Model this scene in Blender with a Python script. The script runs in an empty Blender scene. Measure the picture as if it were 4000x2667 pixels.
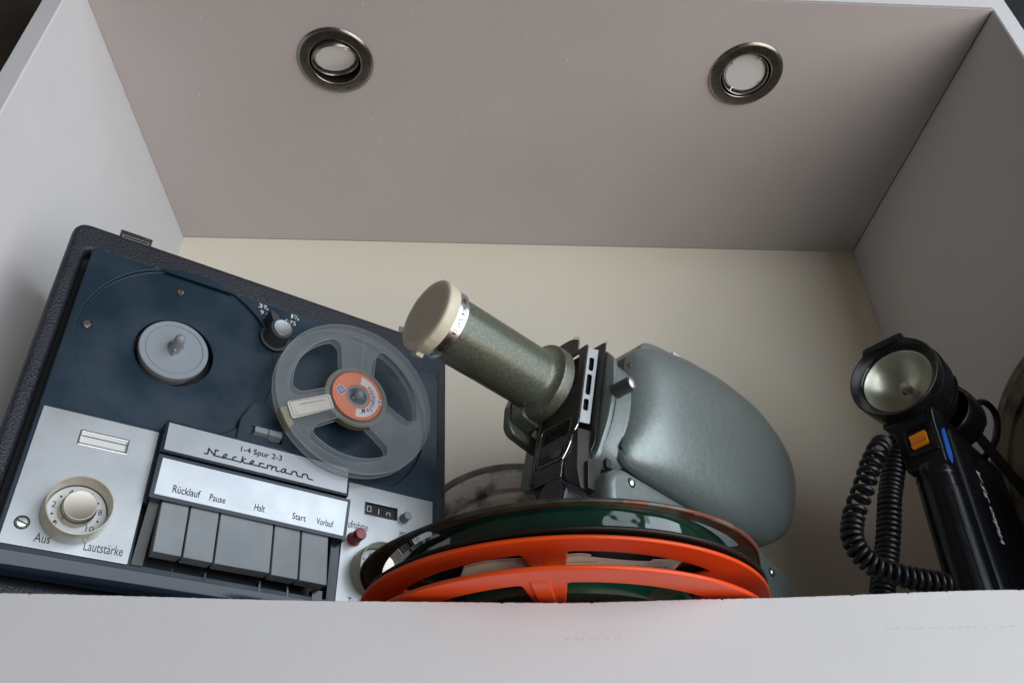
import bpy, bmesh, math, random
from mathutils import Matrix, Vector
random.seed(7)
sc = bpy.context.scene
PI = math.pi
R_ = math.radians
col = sc.collection

# ------------------------------------------------------------------ camera
CAM = Vector((0.3918333, -0.4472876, -0.1490176))
CR = Vector((0.9985534, -0.0509770, -0.0170999))
CU = Vector((-0.0161682, -0.5879849, 0.8087103))
CF = Vector((0.0512801, 0.8072639, 0.5879586))
cd = bpy.data.cameras.new('camera')
cam = bpy.data.objects.new('camera', cd)
col.objects.link(cam)
m = Matrix.Identity(4)
for i in range(3):
    m[i][0] = CR[i]; m[i][1] = CU[i]
# re-orthogonalise
CU = CF.cross(CR) * -1 if (CF.cross(CR)).dot(Vector((0, -.588, .8087))) < 0 else CF.cross(CR)
for i in range(3):
    m[i][1] = CU[i]; m[i][2] = -CF[i]; m[i][3] = CAM[i]
cam.matrix_world = m
cd.sensor_width = 36.0
cd.lens = 28.236
cd.clip_start = 0.01
cd.clip_end = 100
sc.camera = cam

# ------------------------------------------------------------------ light
w = bpy.data.worlds.new('World'); sc.world = w
w.use_nodes = True
bg = w.node_tree.nodes['Background']
bg.inputs[0].default_value = (1.0, 0.90, 0.78, 1)
bg.inputs[1].default_value = 0.06

def area(name, loc, target, sx, sy, power, color):
    d = bpy.data.lights.new(name, 'AREA'); d.shape = 'RECTANGLE'
    d.size = sx; d.size_y = sy; d.energy = power; d.color = color
    o = bpy.data.objects.new(name, d); col.objects.link(o)
    v = Vector(target) - Vector(loc)
    o.rotation_euler = v.to_track_quat('-Z', 'Y').to_euler()
    o.location = loc
    return o
# the window the niche looks out on, to the front right: four panes edge to edge
WC = Vector((2.1, -1.6, -0.25)); WT = Vector((0.45, 0.15, 0.25))
wz = (WT - WC); wz.z = 0; wz.normalize(); wx = wz.cross(Vector((0, 0, 1)))
for i in (-1, 1):
    for j in (-1, 1):
        p = WC + wx * (i * 0.67) + Vector((0, 0, j * 0.60))
        area('window_pane_light', p, p + wz, 1.34, 1.20, 17.5, (0.83, 0.915, 1.0))
p = WC + wx * 0.67 + Vector((0, 0, 1.60))  # extra pane added over the right half for highlights on torch and hood
area('window_pane_light', p, p + wz, 1.34, 0.80, 13, (0.78, 0.89, 1.0))
# added warm fill lamp, standing in for daylight bounced off an unseen floor
area('bounce_fill_light', (2.0, -1.25, -1.70), (0.40, 0.0, 0.3), 1.8, 1.4, 22, (1.0, 0.74, 0.58))

sc.view_settings.view_transform = 'Standard'
sc.view_settings.look = 'None'
sc.view_settings.exposure = 0.0
sc.view_settings.gamma = 1.0
sc.cycles.use_denoising = True
sc.cycles.max_bounces = 10
sc.cycles.transparent_max_bounces = 16
sc.cycles.sample_clamp_indirect = 6

# ------------------------------------------------------------------ materials
MATS = {}
def mat(name, c, rough=.5, metal=0., c2=None, cs=20., cw=.5, cdetail=4, bump=0., bs=100., btype='noise', bdist=.001,
        rvar=0., rs=15., alpha=1., trans=0., coat=0., spec=.5, stretch=None, ior=1.45, sss=0., aniso=0., coatr=.2, lo=.35, hi=.65):
    if name in MATS: return MATS[name]
    ma = bpy.data.materials.new(name); ma.use_nodes = True
    nt = ma.node_tree; b = nt.nodes['Principled BSDF']
    b.inputs['Base Color'].default_value = (*c, 1); b.inputs['Roughness'].default_value = rough
    b.inputs['Metallic'].default_value = metal; b.inputs['Alpha'].default_value = alpha
    b.inputs['Transmission Weight'].default_value = trans; b.inputs['Coat Weight'].default_value = coat; b.inputs['Coat Roughness'].default_value = coatr
    b.inputs['Specular IOR Level'].default_value = spec; b.inputs['IOR'].default_value = ior
    if sss: b.inputs['Subsurface Weight'].default_value = sss; b.inputs['Subsurface Radius'].default_value = (.006, .005, .003); b.inputs['Subsurface Scale'].default_value = 1.
    if aniso: b.inputs['Anisotropic'].default_value = aniso
    tc = nt.nodes.new('ShaderNodeTexCoord'); out = tc.outputs['Object']
    if stretch:
        mp = nt.nodes.new('ShaderNodeMapping'); mp.inputs['Scale'].default_value = stretch
        nt.links.new(out, mp.inputs[0]); out = mp.outputs[0]
    def noise(scale, detail=4):
        n = nt.nodes.new('ShaderNodeTexNoise'); n.inputs['Scale'].default_value = scale; n.inputs['Detail'].default_value = detail
        nt.links.new(out, n.inputs['Vector']); return n.outputs['Fac']
    def rng(f, a, bb, lo_, hi_):
        r = nt.nodes.new('ShaderNodeMapRange'); r.inputs[1].default_value = a; r.inputs[2].default_value = bb
        r.inputs[3].default_value = lo_; r.inputs[4].default_value = hi_; nt.links.new(f, r.inputs[0]); return r.outputs[0]
    if c2 is not None:
        mx = nt.nodes.new('ShaderNodeMix'); mx.data_type = 'RGBA'
        mx.inputs[6].default_value = (*c, 1); mx.inputs[7].default_value = (*c2, 1)
        nt.links.new(rng(noise(cs, cdetail), lo, hi, 0, cw), mx.inputs[0]); nt.links.new(mx.outputs[2], b.inputs['Base Color'])
    if rvar:
        nt.links.new(rng(noise(rs), .3, .7, max(0, rough - rvar), min(1, rough + rvar)), b.inputs['Roughness'])
    if bump:
        bn = nt.nodes.new('ShaderNodeBump'); bn.inputs['Strength'].default_value = bump; bn.inputs['Distance'].default_value = bdist
        if btype == 'voronoi':
            v = nt.nodes.new('ShaderNodeTexVoronoi'); v.inputs['Scale'].default_value = bs; v.feature = 'SMOOTH_F1'
            nt.links.new(out, v.inputs['Vector']); h = v.outputs['Distance']
        else: h = noise(bs, 3)
        nt.links.new(h, bn.inputs['Height']); nt.links.new(bn.outputs[0], b.inputs['Normal'])
    MATS[name] = ma
    return ma

wall = mat('white_wall_paint', (.66, .65, .655), .75, c2=(.61, .60, .60), cs=6, cw=.6, bump=.2, bs=380, bdist=.0006)
ceilm = mat('ceiling_paint', (.60, .555, .54), .8, c2=(.55, .505, .49), cs=5, cw=.6, bump=.25, bs=360, bdist=.0006)
backm = mat('warm_back_wall', (.86, .785, .645), .8, c2=(.82, .745, .605), cs=5, cw=.5, bump=.35, bs=300, bdist=.0007)  # warm tone of bounced light is mixed into this wall colour
leather = mat('dark_leatherette', (.019, .021, .028), .40, c2=(.030, .032, .041), cs=30, bump=.5, bs=900, btype='voronoi', bdist=.0012, rvar=.08, rs=40)
deck = mat('blue_deck_plastic', (.014, .031, .048), .33, c2=(.044, .068, .092), cs=16, cw=.6, lo=.48, hi=.75, rvar=.14, rs=22, cdetail=6)
deckf = mat('blue_frame_plastic', (.012, .020, .032), .25, c2=(.02, .03, .045), cs=25, rvar=.08)
gloss = mat('glossy_navy_plastic', (.012, .02, .035), .12, rvar=.06, rs=30, spec=.6)
blackm = mat('black_void_plastic', (.006, .006, .008), .5)
alu = mat('brushed_aluminium', (.52, .53, .55), .40, 1.0, c2=(.46, .47, .49), cs=14, cw=.7, rvar=.03, rs=60)
alu2 = mat('worn_aluminium_panel', (.50, .51, .52), .44, 1.0, c2=(.40, .41, .41), cs=22, cw=.8, rvar=.05, rs=35, cdetail=7)
chrome = mat('bright_metal', (.80, .80, .80), .16, 1.0, rvar=.06)
steelw = mat('screw_metal', (.72, .70, .66), .25, 1.0)
keym = mat('grey_key_plastic', (.31, .33, .34), .36, c2=(.40, .42, .43), cs=42, rvar=.07)
greyp = mat('grey_spindle_plastic', (.27, .30, .33), .38, c2=(.24, .27, .30), cs=20, rvar=.05)
darkgrey = mat('dark_grey_plastic', (.055, .058, .06), .42, rvar=.08)
cream = mat('clear_cream_acrylic', (.62, .58, .46), .22, c2=(.55, .50, .37), cs=30, coat=.4, sss=.25)
white = mat('white_dial_plastic', (.72, .73, .72), .35)
ink = mat('black_ink', (.008, .008, .012), .6)
wink = mat('white_ink', (.75, .76, .76), .6)
redp = mat('red_button_plastic', (.33, .008, .012), .32, coat=.3)
clear = mat('clear_reel_plastic', (.30, .325, .345), .24, alpha=.17, c2=(.42, .44, .46), cs=25, cw=.8, spec=.7, rvar=.1)
cleare = mat('reel_plastic_edge', (.44, .455, .46), .25, alpha=.32, spec=.7)
yellow = mat('yellow_leader_plastic', (.50, .44, .20), .4, alpha=.75)
tapeb = mat('tan_tape_pack', (.20, .17, .10), .3, coat=.5)
labo = mat('orange_label_print', (.78, .13, .03), .5)
labw = mat('white_label_paper', (.72, .70, .64), .55)
labp = mat('pale_label_paper', (.62, .60, .55), .5, c2=(.55, .53, .47), cs=60)
labr = mat('dark_red_ink', (.30, .03, .03), .6)
labb = mat('blue_ink', (.02, .05, .28), .6)
hammer = mat('grey_green_hammered_paint', (.225, .262, .252), .44, metal=.5, coat=.6, coatr=.34, c2=(.27, .305, .295), cs=260, cw=.7, bump=.32, bs=380, bdist=.0005, rvar=.05, rs=200)
hammert = mat('olive_speckled_paint', (.105, .118, .082), .34, metal=.3, coat=.45, coatr=.22, c2=(.215, .235, .18), cs=520, cw=.7, lo=.42, hi=.78, bump=.25, bs=380, bdist=.0005, cdetail=2)
hammerd = mat('dark_olive_metal', (.055, .058, .048), .42, metal=.5, c2=(.075, .075, .06), cs=90, rvar=.08, bump=.08, bs=300, bdist=.0003)
carm = mat('brown_black_metal', (.078, .072, .063), .40, metal=.6, c2=(.10, .093, .08), cs=60, rvar=.1)
glassd = mat('dark_slide_glass', (.01, .01, .012), .1, spec=.6)
capm = mat('yellowed_cap_plastic', (.72, .67, .52), .40, c2=(.64, .58, .43), cs=45, bump=.15, bs=160, bdist=.0006, sss=.35, coat=.15)
capf = mat('brown_cap_face', (.53, .455, .33), .5, c2=(.48, .405, .285), cs=60, bump=.1, bs=200, bdist=.0004)
orange = mat('orange_reel_plastic', (.80, .080, .011), .34, c2=(.72, .066, .009), cs=12, rvar=.07, rs=40, bump=.05, bs=250, bdist=.0004)
film2 = mat('bright_green_film', (.002, .035, .019), .12, coat=.6, coatr=.05, c2=(.003, .075, .04), cs=40)
film = mat('green_film', (.002, .017, .010), .05, coat=.8, coatr=.04, c2=(.003, .045, .025), bump=.5, bs=22, bdist=.004, cs=25, rvar=.03, rs=60, spec=.7)
filme = mat('green_film_highlight', (.10, .22, .03), .3, coat=.5)
rust = mat('rusty_tinned_steel', (.11, .115, .085), .42, metal=.55, c2=(.17, .05, .03), cs=75, cw=1., lo=.44, hi=.56, cdetail=8, bump=.3, bs=120, bdist=.0006, rvar=.12, rs=60)
darkst = mat('blackened_steel', (.018, .016, .014), .45, metal=.5, c2=(.03, .022, .016), cs=40, rvar=.1)
tinm = mat('stained_tin', (.66, .61, .54), .5, metal=.15, c2=(.16, .13, .105), cs=36, cw=1., lo=.46, hi=.60, cdetail=9, bump=.25, bs=70, bdist=.0006, rvar=.12)
tinr = mat('blackened_tin_rim', (.045, .042, .038), .42, metal=.5, c2=(.17, .155, .13), cs=24, cw=1., lo=.42, hi=.62, cdetail=9, bump=.2, bs=70, bdist=.0006)
tind = mat('brown_tarnished_tin', (.15, .12, .08), .5, metal=.2, c2=(.03, .023, .016), cs=24, cw=1., lo=.42, hi=.6, cdetail=8, bump=.2, bs=60, bdist=.0006)
nickel = mat('brushed_nickel', (.30, .28, .25), .30, metal=1., rvar=.05, rs=200)
lampf = mat('frosted_lamp_glass', (.82, .82, .81), .3, c2=(.76, .76, .75), cs=40)
blk = mat('black_torch_plastic', (.006, .006, .0075), .30, spec=.5, c2=(.013, .013, .015), cs=60, rvar=.08, rs=50)
blkg = mat('glossy_black_plastic', (.006, .0065, .009), .20, rvar=.05, spec=.6)
cord = mat('black_cord_rubber', (.010, .010, .011), .30)
refl = mat('frosted_reflector', (.66, .65, .53), .38, metal=.9, bump=.15, bs=700, bdist=.0004, rvar=.06, rs=80)
glassb = mat('clear_bulb_glass', (.9, .9, .88), .05, alpha=.35, spec=.8)
oswitch = mat('orange_switch_plastic', (.90, .27, .018), .3, coat=.3)
bluel = mat('blue_label', (.03, .16, .62), .35)
paper = mat('folded_paper', (.84, .81, .74), .7, c2=(.78, .75, .67), cs=30)
wood = mat('dark_brown_wall', (.030, .022, .015), .8, c2=(.060, .042, .026), cs=14, cw=.8, bump=.6, bs=40, bdist=.004)
stone = mat('black_cracked_wall', (.006, .007, .010), .7, c2=(.05, .055, .05), cs=18, cw=.6, lo=.58, hi=.66, bump=.5, bs=30, bdist=.004)
pencil = mat('pencil_grey', (.38, .37, .37), .9)
crumb = mat('white_paint_crumbs', (.80, .79, .77), .7)
jointm = mat('dark_grey_joint', (.10, .095, .09), .9)

# ------------------------------------------------------------------ mesh helpers
class Fr:                                   # a right-handed drawing frame: x, y in plane, z out of it
    def __init__(s, o, x, y, z):
        s.o, s.x, s.y, s.z = Vector(o), Vector(x), Vector(y), Vector(z)
    def __call__(s, x, y, z=0.): return s.o + s.x * x + s.y * y + s.z * z
ID = Fr((0, 0, 0), (1, 0, 0), (0, 1, 0), (0, 0, 1))

class MB:
    def __init__(s): s.v = []; s.f = []; s.mi = []; s.mats = []
    def mid(s, ma):
        if ma not in s.mats: s.mats.append(ma)
        return s.mats.index(ma)
    def add(s, vs, fs, ma, fr=None):
        k = len(s.v); i = s.mid(ma)
        s.v += [tuple(fr(*p) if fr else p) for p in vs]
        s.f += [tuple(a + k for a in f) for f in fs]; s.mi += [i] * len(fs)
        return s
    def box(s, x0, x1, y0, y1, z0, z1, ma, fr=ID, r=0., seg=2):
        bm = bmesh.new(); bmesh.ops.create_cube(bm, size=1)
        for v in bm.verts:
            v.co = Vector(((x0 + x1) / 2 + v.co.x * (x1 - x0), (y0 + y1) / 2 + v.co.y * (y1 - y0), (z0 + z1) / 2 + v.co.z * (z1 - z0)))
        if r: bmesh.ops.bevel(bm, geom=bm.edges[:], offset=r, segments=seg, affect='EDGES', profile=.5)
        bm.verts.index_update()
        s.add([tuple(v.co) for v in bm.verts], [[v.index for v in f.verts] for f in bm.faces], ma, fr); bm.free(); return s
    def hexa(s, p, ma, fr=ID):              # 8 points: bottom 4, top 4
        return s.add(p, [(3, 2, 1, 0), (4, 5, 6, 7), (0, 1, 5, 4), (1, 2, 6, 5), (2, 3, 7, 6), (3, 0, 4, 7)], ma, fr)
    def loft(s, rings, ma, fr=ID, close=False, cap=True):
        n = len(rings[0]); vs = [p for r in rings for p in r]; fs = []
        for i in range(len(rings) - (0 if close else 1)):
            a, b = i * n, ((i + 1) % len(rings)) * n
            for j in range(n):
                k = (j + 1) % n; fs.append((a + j, a + k, b + k, b + j))
        if cap and not close:
            fs.append(tuple(range(n - 1, -1, -1))); fs.append(tuple(range((len(rings) - 1) * n, len(rings) * n)))
        return s.add(vs, fs, ma, fr)
    def lathe(s, prof, ma, fr=ID, n=48, a0=0., a1=2 * PI, cap=False):   # prof (r, z) about frame z
        full = abs(a1 - a0 - 2 * PI) < 1e-6; m_ = n if full else n + 1
        vs = []; fs = []
        for i in range(m_):
            t = a0 + (a1 - a0) * i / n
            for r, z in prof: vs.append((r * math.cos(t), r * math.sin(t), z))
        L = len(prof)
        for i in range(n):
            a, b = i * L, ((i + 1) % m_) * L
            for j in range(L - 1): fs.append((a + j, b + j, b + j + 1, a + j + 1))
        if not full and cap:
            fs.append(tuple(range(L))); fs.append(tuple(range((m_ - 1) * L + L - 1, (m_ - 1) * L - 1, -1)))
        return s.add(vs, fs, ma, fr)
    def cyl(s, r, z0, z1, ma, fr=ID, n=32, r1=None, b=0.):
        r1 = r if r1 is None else r1
        pr = [(0, z0), (r - b, z0), (r, z0 + b), (r1, z1 - b), (r1 - b, z1), (0, z1)] if b else [(0, z0), (r, z0), (r1, z1), (0, z1)]
        return s.lathe(pr, ma, fr, n)
    def ring(s, r0, r1, z0, z1, ma, fr=ID, n=64, a0=0., a1=2 * PI):
        return s.lathe([(r0, z0), (r1, z0), (r1, z1), (r0, z1), (r0, z0)], ma, fr, n, a0, a1, cap=True)
    def tube(s, pts, r, ma, fr=ID, n=8, closed=False, cap=True, flat=None):
        P = [Vector(p) for p in pts]; rings = []; up = None; L = len(P)
        for i, p in enumerate(P):
            a = P[(i - 1) % L] if (i or closed) else P[0]; b = P[(i + 1) % L] if (i < L - 1 or closed) else P[-1]
            d = (b - a).normalized()
            if up is None: up = d.orthogonal().normalized()
            up = (up - d * up.dot(d)).normalized(); sd = d.cross(up)
            rr = r[i] if isinstance(r, (list, tuple)) else r
            rings.append([tuple(p + up * (math.cos(2 * PI * k / n) * rr) + sd * (math.sin(2 * PI * k / n) * rr)) for k in range(n)])
        return s.loft(rings, ma, fr, close=closed, cap=cap)
    def ribbon(s, pts, wd, ma, fr, z=0., th=.0):   # flat printed stroke in the frame plane
        P = [Vector((p[0], p[1])) for p in pts]
        for a, b in zip(P, P[1:]):
            d = (b - a)
            if d.length < 1e-9: continue
            d.normalize(); n = Vector((-d.y, d.x)) * wd / 2; e = d * wd * .35
            q = [a - n - e, b - n + e, b + n + e, a + n - e]
            s.add([(c.x, c.y, z) for c in q], [(0, 1, 2, 3)], ma, fr)
        return s
    def shape(s, outs, z0, z1, ma, fr=ID, bev=0., res=2):      # 2D outlines with holes, extruded z0..z1 with rounded edges
        cu = bpy.data.curves.new('shape', 'CURVE'); cu.dimensions = '2D'; cu.fill_mode = 'BOTH'
        for o in outs:
            sp = cu.splines.new('POLY'); sp.points.add(len(o) - 1); sp.use_cyclic_u = True
            for p, q in zip(sp.points, o): p.co = (q[0], q[1], 0, 1)
        cu.extrude = max((z1 - z0) / 2 - bev, 1e-6); cu.bevel_depth = bev; cu.bevel_resolution = res
        if bev: cu.offset = -bev
        return s._conv(cu, ma, fr, (0, 0, (z0 + z1) / 2))
    def text(s, body, x0, y0, wd, ht, ma, fr, z=0., shear=0., align='L', weight=0.):     # lettering fitted to a box
        cu = bpy.data.curves.new('text', 'FONT'); cu.body = body; cu.shear = shear; cu.resolution_u = 3; cu.offset = weight
        return s._conv(cu, ma, fr, (0, 0, z), fit=(x0, y0, wd, ht))
    def _conv(s, cu, ma, fr, off, fit=None):
        ob = bpy.data.objects.new('tmp', cu); col.objects.link(ob)
        dg = bpy.context.evaluated_depsgraph_get(); dg.update()
        me = bpy.data.meshes.new_from_object(ob.evaluated_get(dg))
        vs = [tuple(v.co) for v in me.vertices]; fs = [tuple(p.vertices) for p in me.polygons]
        bpy.data.objects.remove(ob); bpy.data.meshes.remove(me); bpy.data.curves.remove(cu)
        if fit and vs:
            xa = min(v[0] for v in vs); xb = max(v[0] for v in vs); ya = min(v[1] for v in vs); yb = max(v[1] for v in vs)
            x0, y0, wd, ht = fit; kx = wd / max(xb - xa, 1e-9); ky = ht / max(yb - ya, 1e-9)
            if wd <= 0: kx = ky
            vs = [(x0 + (v[0] - xa) * kx, y0 + (v[1] - ya) * ky, v[2]) for v in vs]
        vs = [(v[0] + off[0], v[1] + off[1], v[2] + off[2]) for v in vs]
        return s.add(vs, fs, ma, fr)
    def build(s, name, parent=None, sharp=40, weld=True, label=None, kind=None, recalc=True, wn=True):
        me = bpy.data.meshes.new(name)
        off = Vector(parent.get('_off', (0, 0, 0))) if parent is not None else Vector((0, 0, 0))
        me.from_pydata([tuple(Vector(v) - off) for v in s.v], [], s.f)
        for ma in s.mats: me.materials.append(ma)
        me.polygons.foreach_set('material_index', s.mi)
        bm = bmesh.new(); bm.from_mesh(me)
        if weld: bmesh.ops.remove_doubles(bm, verts=bm.verts, dist=1e-6)
        if recalc: bmesh.ops.recalc_face_normals(bm, faces=bm.faces)
        bm.to_mesh(me); bm.free()
        me.polygons.foreach_set('use_smooth', [True] * len(me.polygons))
        me.set_sharp_from_angle(angle=R_(sharp)); me.update()
        o = bpy.data.objects.new(name, me); col.objects.link(o)
        if wn:
            md = o.modifiers.new('shade', 'WEIGHTED_NORMAL'); md.keep_sharp = True; md.weight = 80
        if parent is not None:
            o.parent = parent
            o['_off'] = tuple(off)
        if label: o['label'] = label
        if kind: o['kind'] = kind
        return o

def thing(name, label, cat, mw, off=(0, 0, 0), group=None):
    o = bpy.data.objects.new(name, None); col.objects.link(o); o.empty_display_size = .02
    base = mw @ Vector(off)
    mm = mw.copy(); mm.translation = base
    o.matrix_world = mm
    o['label'] = label; o['category'] = cat; o['_off'] = tuple(off)
    if group: o['group'] = group
    return o
def basis(o, x, y, z):
    mm = Matrix.Identity(4)
    for i in range(3): mm[i][0] = x[i]; mm[i][1] = y[i]; mm[i][2] = z[i]; mm[i][3] = o[i]
    return mm
def struct(o): o['kind'] = 'structure'; return o
def arc(cx, cy, r, a0, a1, n): return [(cx + r * math.cos(R_(a0 + (a1 - a0) * i / n)), cy + r * math.sin(R_(a0 + (a1 - a0) * i / n))) for i in range(n + 1)]
def circle(cx, cy, r, n=48): return [(cx + r * math.cos(2 * PI * i / n), cy + r * math.sin(2 * PI * i / n)) for i in range(n)]
def rrect(x0, x1, y0, y1, r, n=5):
    return arc(x1 - r, y1 - r, r, 0, 90, n) + arc(x0 + r, y1 - r, r, 90, 180, n) + arc(x0 + r, y0 + r, r, 180, 270, n) + arc(x1 - r, y0 + r, r, 270, 360, n)
def smooth_poly(P, n=6):                    # closed Catmull-Rom
    o = []; L = len(P)
    for i in range(L):
        a, b, c, d = P[i - 1], P[i], P[(i + 1) % L], P[(i + 2) % L]
        for k in range(n):
            t = k / n
            o.append(tuple(.5 * (2 * b[j] + (c[j] - a[j]) * t + (2 * a[j] - 5 * b[j] + 4 * c[j] - d[j]) * t * t + (-a[j] + 3 * b[j] - 3 * c[j] + d[j]) * t ** 3) for j in range(len(b))))
    return o
def smooth_line(P, n=6):
    P = [P[0]] + list(P) + [P[-1]]; o = []
    for i in range(1, len(P) - 2):
        a, b, c, d = P[i - 1], P[i], P[i + 1], P[i + 2]
        for k in range(n):
            t = k / n
            o.append(tuple(.5 * (2 * b[j] + (c[j] - a[j]) * t + (2 * a[j] - 5 * b[j] + 4 * c[j] - d[j]) * t * t + (-a[j] + 3 * b[j] - 3 * c[j] + d[j]) * t ** 3) for j in range(len(b))))
    return o + [tuple(P[-1])]
def round_poly(P, r, n=5):                  # fillet each corner of a polygon
    o = []; L = len(P)
    for i in range(L):
        p = Vector(P[i][:2]); a = (Vector(P[i - 1][:2]) - p); b = (Vector(P[(i + 1) % L][:2]) - p)
        rr = P[i][2] if len(P[i]) > 2 else r
        la, lb = a.length, b.length; a.normalize(); b.normalize()
        d = min(rr, la * .45, lb * .45)
        for k in range(n + 1):
            t = k / n; o.append(tuple((p + a * d) * (1 - t) ** 2 + p * 2 * t * (1 - t) + (p + b * d) * t * t))
    return o
def inset(P, d):
    L = len(P); ar = sum(P[i][0] * P[(i + 1) % L][1] - P[(i + 1) % L][0] * P[i][1] for i in range(L)); sg = 1 if ar > 0 else -1
    o = []
    for i in range(L):
        a = Vector(P[i - 1]); b = Vector(P[(i + 1) % L]); t = (b - a)
        if t.length < 1e-9: o.append(P[i]); continue
        t.normalize(); n = Vector((-t.y, t.x)) * sg; o.append((P[i][0] + n.x * d, P[i][1] + n.y * d))
    return o
mm = .001

# ------------------------------------------------------------------ the niche
W, D, H = 0.93, 0.3723, 0.6142
T = 0.0200
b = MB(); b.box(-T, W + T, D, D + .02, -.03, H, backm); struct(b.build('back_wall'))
# left and right boards with slightly uneven edges
def board(name, x0, x1):
    b = MB(); n = 240; r = []
    for i in range(n + 1):
        z = -.12 + (H + .10 + .12) * i / n
        j = lambda s: random.uniform(-s, s)
        ya = j(.00012)
        r.append([(x0 + j(.0001), ya + .0012, z), (x0 + .0012, ya, z), (x1 - .0012, ya + j(.0001), z), (x1 + j(.0001), ya + .0012, z), (x1, D - .0005, z), (x0, D - .0005, z)])
    b.loft(r, wall); return struct(b.build(name))
board('left_wall', -T, 0.); board('right_wall', W, W + T)
b = MB(); b.shape([[(.0004, 0), (W - .0004, 0), (W - .0004, D - .0008), (.0004, D - .0008)]] + [circle(x, .0882, .0275, 64)[::-1] for x in (.2400, .6930)], H, H + .05, ceilm)
struct(b.build('ceiling'))
b = MB(); b.box(.0006, W - .0006, -.0022, -.0002, H + .0008, H + .049, wall, r=.0006); struct(b.build('ceiling_edge'))
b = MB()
b.tube([(W - .0008, .004, H - .0001), (W - .0008, D - .002, H - .0001)], .00045, jointm, n=6)  # dark grey line along the joint of ceiling and right wall
struct(b.build('corner_line'))
b = MB(); b.box(.0006, W - .0006, .021, D - .0008, -.030, -.0052, wall); struct(b.build('shelf_floor'))
# front board of the shelf, bowed to its curve in the image pixels and a little rough along its top edge
b = MB(); r = []; n = 760
EDGE_BOW = [(-.1, .0035), (.0, .0030), (.13, .0012), (.325, -.0034), (.447, -.0044), (.545, -.0020), (.70, .0030), (.93, .0048), (1.1, .005)]
def edge_bow(x):
    for (xa, za), (xb, zb) in zip(EDGE_BOW, EDGE_BOW[1:]):
        if xa <= x <= xb:
            t = (x - xa) / (xb - xa); t = t * t * (3 - 2 * t) * .5 + t * .5; return za + (zb - za) * t
    return 0
for i in range(n + 1):
    x = -T + (W + 2 * T) * i / n; z = edge_bow(min(max(x, -.09), 1.09)) + random.uniform(-.00013, .00013) - (random.uniform(.0003, .0007) if random.random() < .02 else 0); y0 = -.0045
    r.append([(x, y0, -.16), (x, y0, z - .0012), (x, y0 + .0004, z - .0004), (x, y0 + .0014, z), (x, .020, z), (x, .020, -.16)])
b.loft(r, wall); struct(b.build('shelf_front'))
FF = Fr((0, -.0045, 0), (1, 0, 0), (0, 0, 1), (0, -1, 0))
b = MB()
for seg in ((.445, .475, -.0245), (.62, .735, -.0195)):
    x = seg[0]
    while x < seg[1]:
        L = random.uniform(.0008, .0035); z = seg[2] + (x - seg[0]) * .015 + random.uniform(-.0002, .0002)
        b.add([(x, z, .0001), (x + L, z + .00006, .0001), (x + L, z + .00026, .0001), (x, z + .0002, .0001)], [(0, 1, 2, 3)], pencil, FF)
        x += L + random.uniform(.0004, .004)
o = b.build('pencil_line'); struct(o)
# crumbs of paint on the ceiling
b = MB()
for i in range(48):
    x, y = random.uniform(.03, .9), random.uniform(.01, .30); r0 = random.choice((.0004, .0005, .0007))
    a = random.uniform(0, PI); f = Fr((x, y, H), (math.cos(a), math.sin(a), 0), (math.sin(a), -math.cos(a), 0), (0, 0, -1))
    b.lathe([(0, 0.0006 + r0 * .6), (r0 * .8, .0003 + r0 * .4), (r0, -.0004)], crumb, f, 7)
o = b.build('paint_crumbs'); o['kind'] = 'stuff'
# what shows past the outer edges of the niche
b = MB(); b.box(-1.4, -T - .001, .10, .16, -.4, 1.6, wood); struct(b.build('outer_wall_brown'))
b = MB(); b.box(-T, W + T, .12, .16, H + .0505, 1.6, wall); struct(b.build('outer_wall_white'))
b = MB(); b.box(W + T + .001, 2.4, .10, .16, -.4, 1.6, stone); struct(b.build('outer_wall_black'))

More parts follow.
